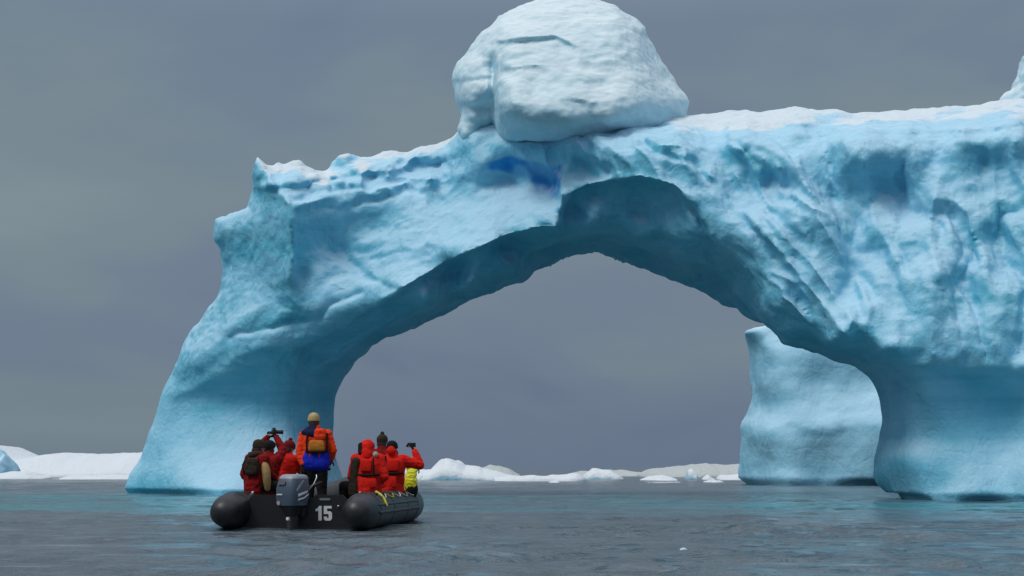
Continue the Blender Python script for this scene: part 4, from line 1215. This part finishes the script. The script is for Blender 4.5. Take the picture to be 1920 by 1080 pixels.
driver = make_person('person standing at the motor in orange red jacket and straw coloured knit hat', on_boat(0.12, 0.62, 0.12), BOAT_ROT + math.radians(4), D,
                     {'jacket': M_ORANGE, 'hat': M_HATTAN, 'hood': M_ORANGE, 'trousers': M_BLK}, bulk=0.7, seed=1, hat='beanie', curl=(1.0, 0.8), skirt=False)
k = Kit()      # blue lower layer hanging below the jacket and navy yoke
for o in (-0.10, -0.03, 0.04, 0.11):
    k.capsule((o, -0.01, 1.05), (o * 1.05, -0.02, 0.93), 0.138, 0.14)
skin_obj('blue_underlayer', k, 0.014, M_BLUE, driver, 3, 0.012, 7)
k = Kit()
k.capsule((-0.17, -0.035, 1.43), (-0.04, -0.055, 1.42), 0.078, 0.10).capsule((-0.12, -0.02, 1.47), (-0.02, 0.0, 1.52), 0.07, 0.075)
skin_obj('navy_yoke', k, 0.013, M_NAVY, driver, 3, 0.01, 8)
k = Kit()
k.box((0.095, -0.145, 1.41), (0.20, 0.10, 0.19), 0.45)
skin_obj('hood_roll', k, 0.013, M_ORANGE, driver, 3, 0.012, 9)
pouch = skin_obj('back_pouch', Kit().box((0.045, -0.165, 1.22), (0.30, 0.13, 0.20), 0.45, 0.86), 0.013, M_POUCH, driver, 3, 0.008, 10)
Kit().tube([(-0.13, -0.15, 1.135), (0.0, -0.19, 1.115), (0.12, -0.185, 1.12), (0.22, -0.13, 1.14)], 0.018, 8).obj('strap', M_BLK, pouch)
Kit().tube([(-0.115, -0.12, 1.44), (-0.125, -0.17, 1.30), (-0.12, -0.16, 1.14)], 0.017, 8).obj('strap', M_BLK, pouch)
Kit().tube([(0.205, -0.11, 1.42), (0.215, -0.15, 1.30), (0.21, -0.14, 1.14)], 0.017, 8).obj('strap', M_BLK, pouch)

def camera(label, loc, rotz, big=True):
    c = thing('camera_body' if big else 'phone', label, 'camera' if big else 'phone', loc, rotz)
    if big:
        Kit().box((0, 0, 0), (0.14, 0.07, 0.095), 0.2).obj('camera_housing', M_GLASS, c)
        Kit().tube([(0, 0.03, 0), (0, 0.11, 0), (0, 0.16, 0)], [0.036, 0.036, 0.04], 14, caps=False).obj('lens', M_BLACK, c)
        Kit().box((0, 0, 0.06), (0.05, 0.05, 0.03), 0.2).obj('viewfinder', M_BLACK, c)
    else:
        Kit().box((0, 0, 0), (0.155, 0.012, 0.078), 0.3).obj('phone_case', M_GLASS, c)
        Kit().box((-0.05, 0.008, 0.02), (0.03, 0.006, 0.03), 0.2).obj('phone_lens', M_BLACK, c)
    return c

def to_world(p, q):
    return Matrix.Translation(p.location) @ Matrix.Rotation(p.rotation_euler[2], 4, 'Z') @ Vector(q)

SEAT = TZ + TR - 0.03
G1, G2 = 'passengers seated along the tubes', 'passengers seated along the tubes'
# left: nearest passenger, side-on in a dark red parka with a tan scarf
J1 = seated(twist=0.6, lean=(0.05, 0.05), legs=1.2, look=(0.8, 1, 0.0), elbow_l=(-0.20, 0.12, 0.30), wrist_l=(0.02, 0.30, 0.20), elbow_r=(0.28, -0.02, 0.32), wrist_r=(0.30, 0.22, 0.24), hair=True)
p1 = make_person('seated person in dark red parka with a long tan scarf, nearest on the left tube', on_boat(-1.03, 0.95, SEAT), BOAT_ROT, J1, {'jacket': M_DRED, 'hood': M_BROWN, 'hat': M_BROWN, 'trousers': M_BLK}, 1.35, 11, hat='beanie', hood='down', group=G1)
Kit().tube([(0.10, 0.13, 0.66), (0.17, 0.06, 0.60), (0.215, -0.10, 0.50), (0.25, -0.14, 0.36), (0.265, -0.13, 0.20), (0.27, -0.10, 0.08)], [0.05, 0.065, 0.075, 0.078, 0.07, 0.055], 12, flat=0.8).obj('scarf', M_TAN, p1)
bp = skin_obj('backpack', Kit().box((0.02, -0.20, 0.44), (0.27, 0.15, 0.30), 0.4, 0.85), 0.014, M_BROWN, p1, 3, 0.012, 31)
Kit().tube([(-0.09, -0.13, 0.60), (-0.12, -0.27, 0.46), (-0.10, -0.25, 0.32)], 0.016, 8).obj('strap', M_BLK, bp)
Kit().tube([(0.11, -0.13, 0.60), (0.14, -0.27, 0.46), (0.12, -0.25, 0.32)], 0.016, 8).obj('strap', M_BLK, bp)
# left: raising a camera above the head
J2 = seated(twist=0.2, lean=(0.04, 0.04), legs=1.2, look=(0.5, 1, 0.25), elbow_l=(-0.22, 0.14, 0.72), wrist_l=(-0.02, 0.20, 0.96), elbow_r=(0.26, 0.14, 0.74), wrist_r=(0.10, 0.24, 0.97), hand_l=(0.9, 0.2, 0.3), hand_r=(-0.6, 0.2, 0.5), hair=True)
p2 = make_person('seated person holding a black camera high overhead with both arms, on the left tube', on_boat(-1.02, 1.62, SEAT), BOAT_ROT, J2, {'jacket': M_DRED, 'hat': M_BLK, 'trousers': M_BLK}, 1.1, 12, hat='beanie', group=G1, curl=(0.8, 0.8))
camera('black camera raised overhead by the passenger on the left tube', to_world(p2, (0.06, 0.27, 1.05)), BOAT_ROT - 1.1)
# left: maroon hat, looking down at something in the hands
J3 = seated(twist=0.3, lean=(0.10, 0.02), legs=1.3, look=(0.6, 1, -0.25), elbow_l=(-0.18, 0.14, 0.34), wrist_l=(0.12, 0.32, 0.42), elbow_r=(0.34, 0.10, 0.36), wrist_r=(0.22, 0.32, 0.44), hand_l=(0.6, 0.4, 0.1), hand_r=(-0.4, 0.6, 0.1), hair=True)
p3 = make_person('seated person in red parka and maroon pompom hat beside the standing person', on_boat(-0.92, 2.30, SEAT - 0.0), BOAT_ROT, J3, {'jacket': M_RED, 'hat': M_MAROON, 'trousers': M_BLK}, 1.1, 13, hat='pompom', group=G1, gloves=True)
camera('small dark camera held at chest height by the passenger in the maroon hat', to_world(p3, (0.24, 0.44, 0.47)), BOAT_ROT - 0.9)
# right: red hood up, nearest on the right tube
J4 = seated(twist=-0.1, lean=(-0.06, 0.06), legs=-1.2, look=(-0.1, 1, -0.1), elbow_l=(-0.30, -0.02, 0.28), wrist_l=(-0.26, 0.20, 0.16), elbow_r=(0.24, 0.02, 0.28), wrist_r=(0.12, 0.26, 0.20))
p4 = make_person('seated person with a bright red hood up, nearest on the right tube', on_boat(0.98, 0.92, SEAT), BOAT_ROT, J4, {'jacket': M_RED, 'hood': M_RED, 'trousers': M_BLK}, 1.25, 14, hood='up', group=G2)
for c, s in (((-0.03, -0.165, 0.46), (0.20, 0.09, 0.20)), ((0.03, -0.175, 0.17), (0.25, 0.10, 0.16))):
    pad('vest_panel', p4, c, s, M_RED)
Kit().tube([(-0.19, -0.12, 0.31), (-0.08, -0.185, 0.30), (0.06, -0.19, 0.30), (0.19, -0.13, 0.31)], 0.022, 8).obj('vest_belt', M_BLK, p4)
Kit().tube([(0.09, -0.165, 0.58), (0.10, -0.18, 0.44), (0.11, -0.18, 0.30)], 0.017, 8).obj('vest_strap', M_BLK, p4)
k = Kit().capsule((-0.22, -0.08, 0.52), (-0.25, -0.07, 0.02), 0.085, 0.11)
skin_obj('dark_wrap', k, 0.014, M_BROWN, p4, 2, 0.01, 15)
Kit().ball((0.10, -0.04, 0.645), (0.05, 0.045, 0.05), 12, 8).obj('scarf_knot', M_GREYW, p4)
k = Kit().capsule((-0.165, 0.02, 0.80), (-0.15, 0.0, 0.68), 0.05, 0.06)
skin_obj('hood_trim', k, 0.012, M_BLK, p4, 2, 0.006, 16)
# right: dark cap, phone held out with the right arm
J5 = seated(twist=-0.05, lean=(-0.02, 0.02), legs=-1.1, look=(0.15, 1, 0.0), elbow_l=(-0.27, 0.02, 0.30), wrist_l=(-0.16, 0.22, 0.24), elbow_r=(0.47, 0.10, 0.47), wrist_r=(0.36, 0.16, 0.73), hand_r=(-0.45, 0.1, 0.55))
p5 = make_person('seated person in red parka and dark cap holding out a phone with the right arm', on_boat(1.06, 2.45, SEAT), BOAT_ROT, J5, {'jacket': M_RED, 'hat': M_BLK, 'hood': M_RED, 'trousers': M_BLK}, 1.25, 17, hat='beanie', group=G2, curl=(0.6, 0.9), palm=((0, 0, -1), (-1, 0.2, 0)))
k = Kit().ball((-0.01, -0.10, 0.72), (0.085, 0.06, 0.085), 14, 9)
skin_obj('hood', k, 0.012, M_RED, p5, 2, 0.01, 18)
for c, s in (((0.03, -0.16, 0.47), (0.22, 0.10, 0.21)), ((-0.03, -0.175, 0.18), (0.28, 0.10, 0.20))):
    pad('vest_panel', p5, c, s, M_RED)
Kit().tube([(-0.20, -0.12, 0.33), (-0.08, -0.185, 0.325), (0.06, -0.19, 0.325), (0.20, -0.13, 0.33)], 0.022, 8).obj('vest_belt', M_BLK, p5)
Kit().tube([(-0.10, -0.15, 0.62), (-0.105, -0.17, 0.46), (-0.10, -0.18, 0.32)], 0.019, 8).obj('vest_strap', M_BLK, p5)
Kit().tube([(0.46, 0.02, 0.42), (0.47, 0.03, 0.36), (0.465, 0.03, 0.33)], 0.012, 8).obj('wrist_strap', M_BLK, p5)
camera('black phone held out at head height on the right', to_world(p5, (0.30, 0.20, 0.83)), BOAT_ROT - 0.1, big=False)
# right: only the dark head shows behind the two in red
J6 = seated(twist=0.0, lean=(-0.05, 0.0), legs=-1.2, look=(0.1, 1, 0.0), elbow_l=(-0.26, 0.06, 0.30), wrist_l=(-0.14, 0.26, 0.24), elbow_r=(0.24, 0.06, 0.30), wrist_r=(0.12, 0.28, 0.24), hair=True)
p6 = make_person('person in dark brown hat whose head shows between the two red hooded backs', on_boat(0.76, 3.2, SEAT + 0.12), BOAT_ROT, J6, {'jacket': M_DRED, 'hat': M_BROWN, 'trousers': M_BLK}, 1.1, 19, hat='pompom', group=G2)
# yellow dry bag on the right tube
bag = thing('dry_bag', 'bright yellow dry bag with black base strapped on the right tube', 'bag', on_boat(1.25, 3.2, SEAT - 0.02), BOAT_ROT)
k = Kit().tube([(0, 0, 0.06), (0, 0, 0.20), (0.005, 0, 0.33)], [0.115, 0.125, 0.10], 18).box((0.02, 0, 0.42), (0.21, 0.06, 0.10), 0.35)
skin_obj('bag_body', k, 0.013, M_YELLOW, bag, 3, 0.02, 20)
Kit().tube([(0, 0, 0.0), (0.01, 0, 0.06)], [0.12, 0.125], 18).obj('bag_base', M_BLK, bag)
Kit().box((0.02, -0.035, 0.46), (0.22, 0.02, 0.03), 0.3).obj('roll_clip', M_BLK, bag)
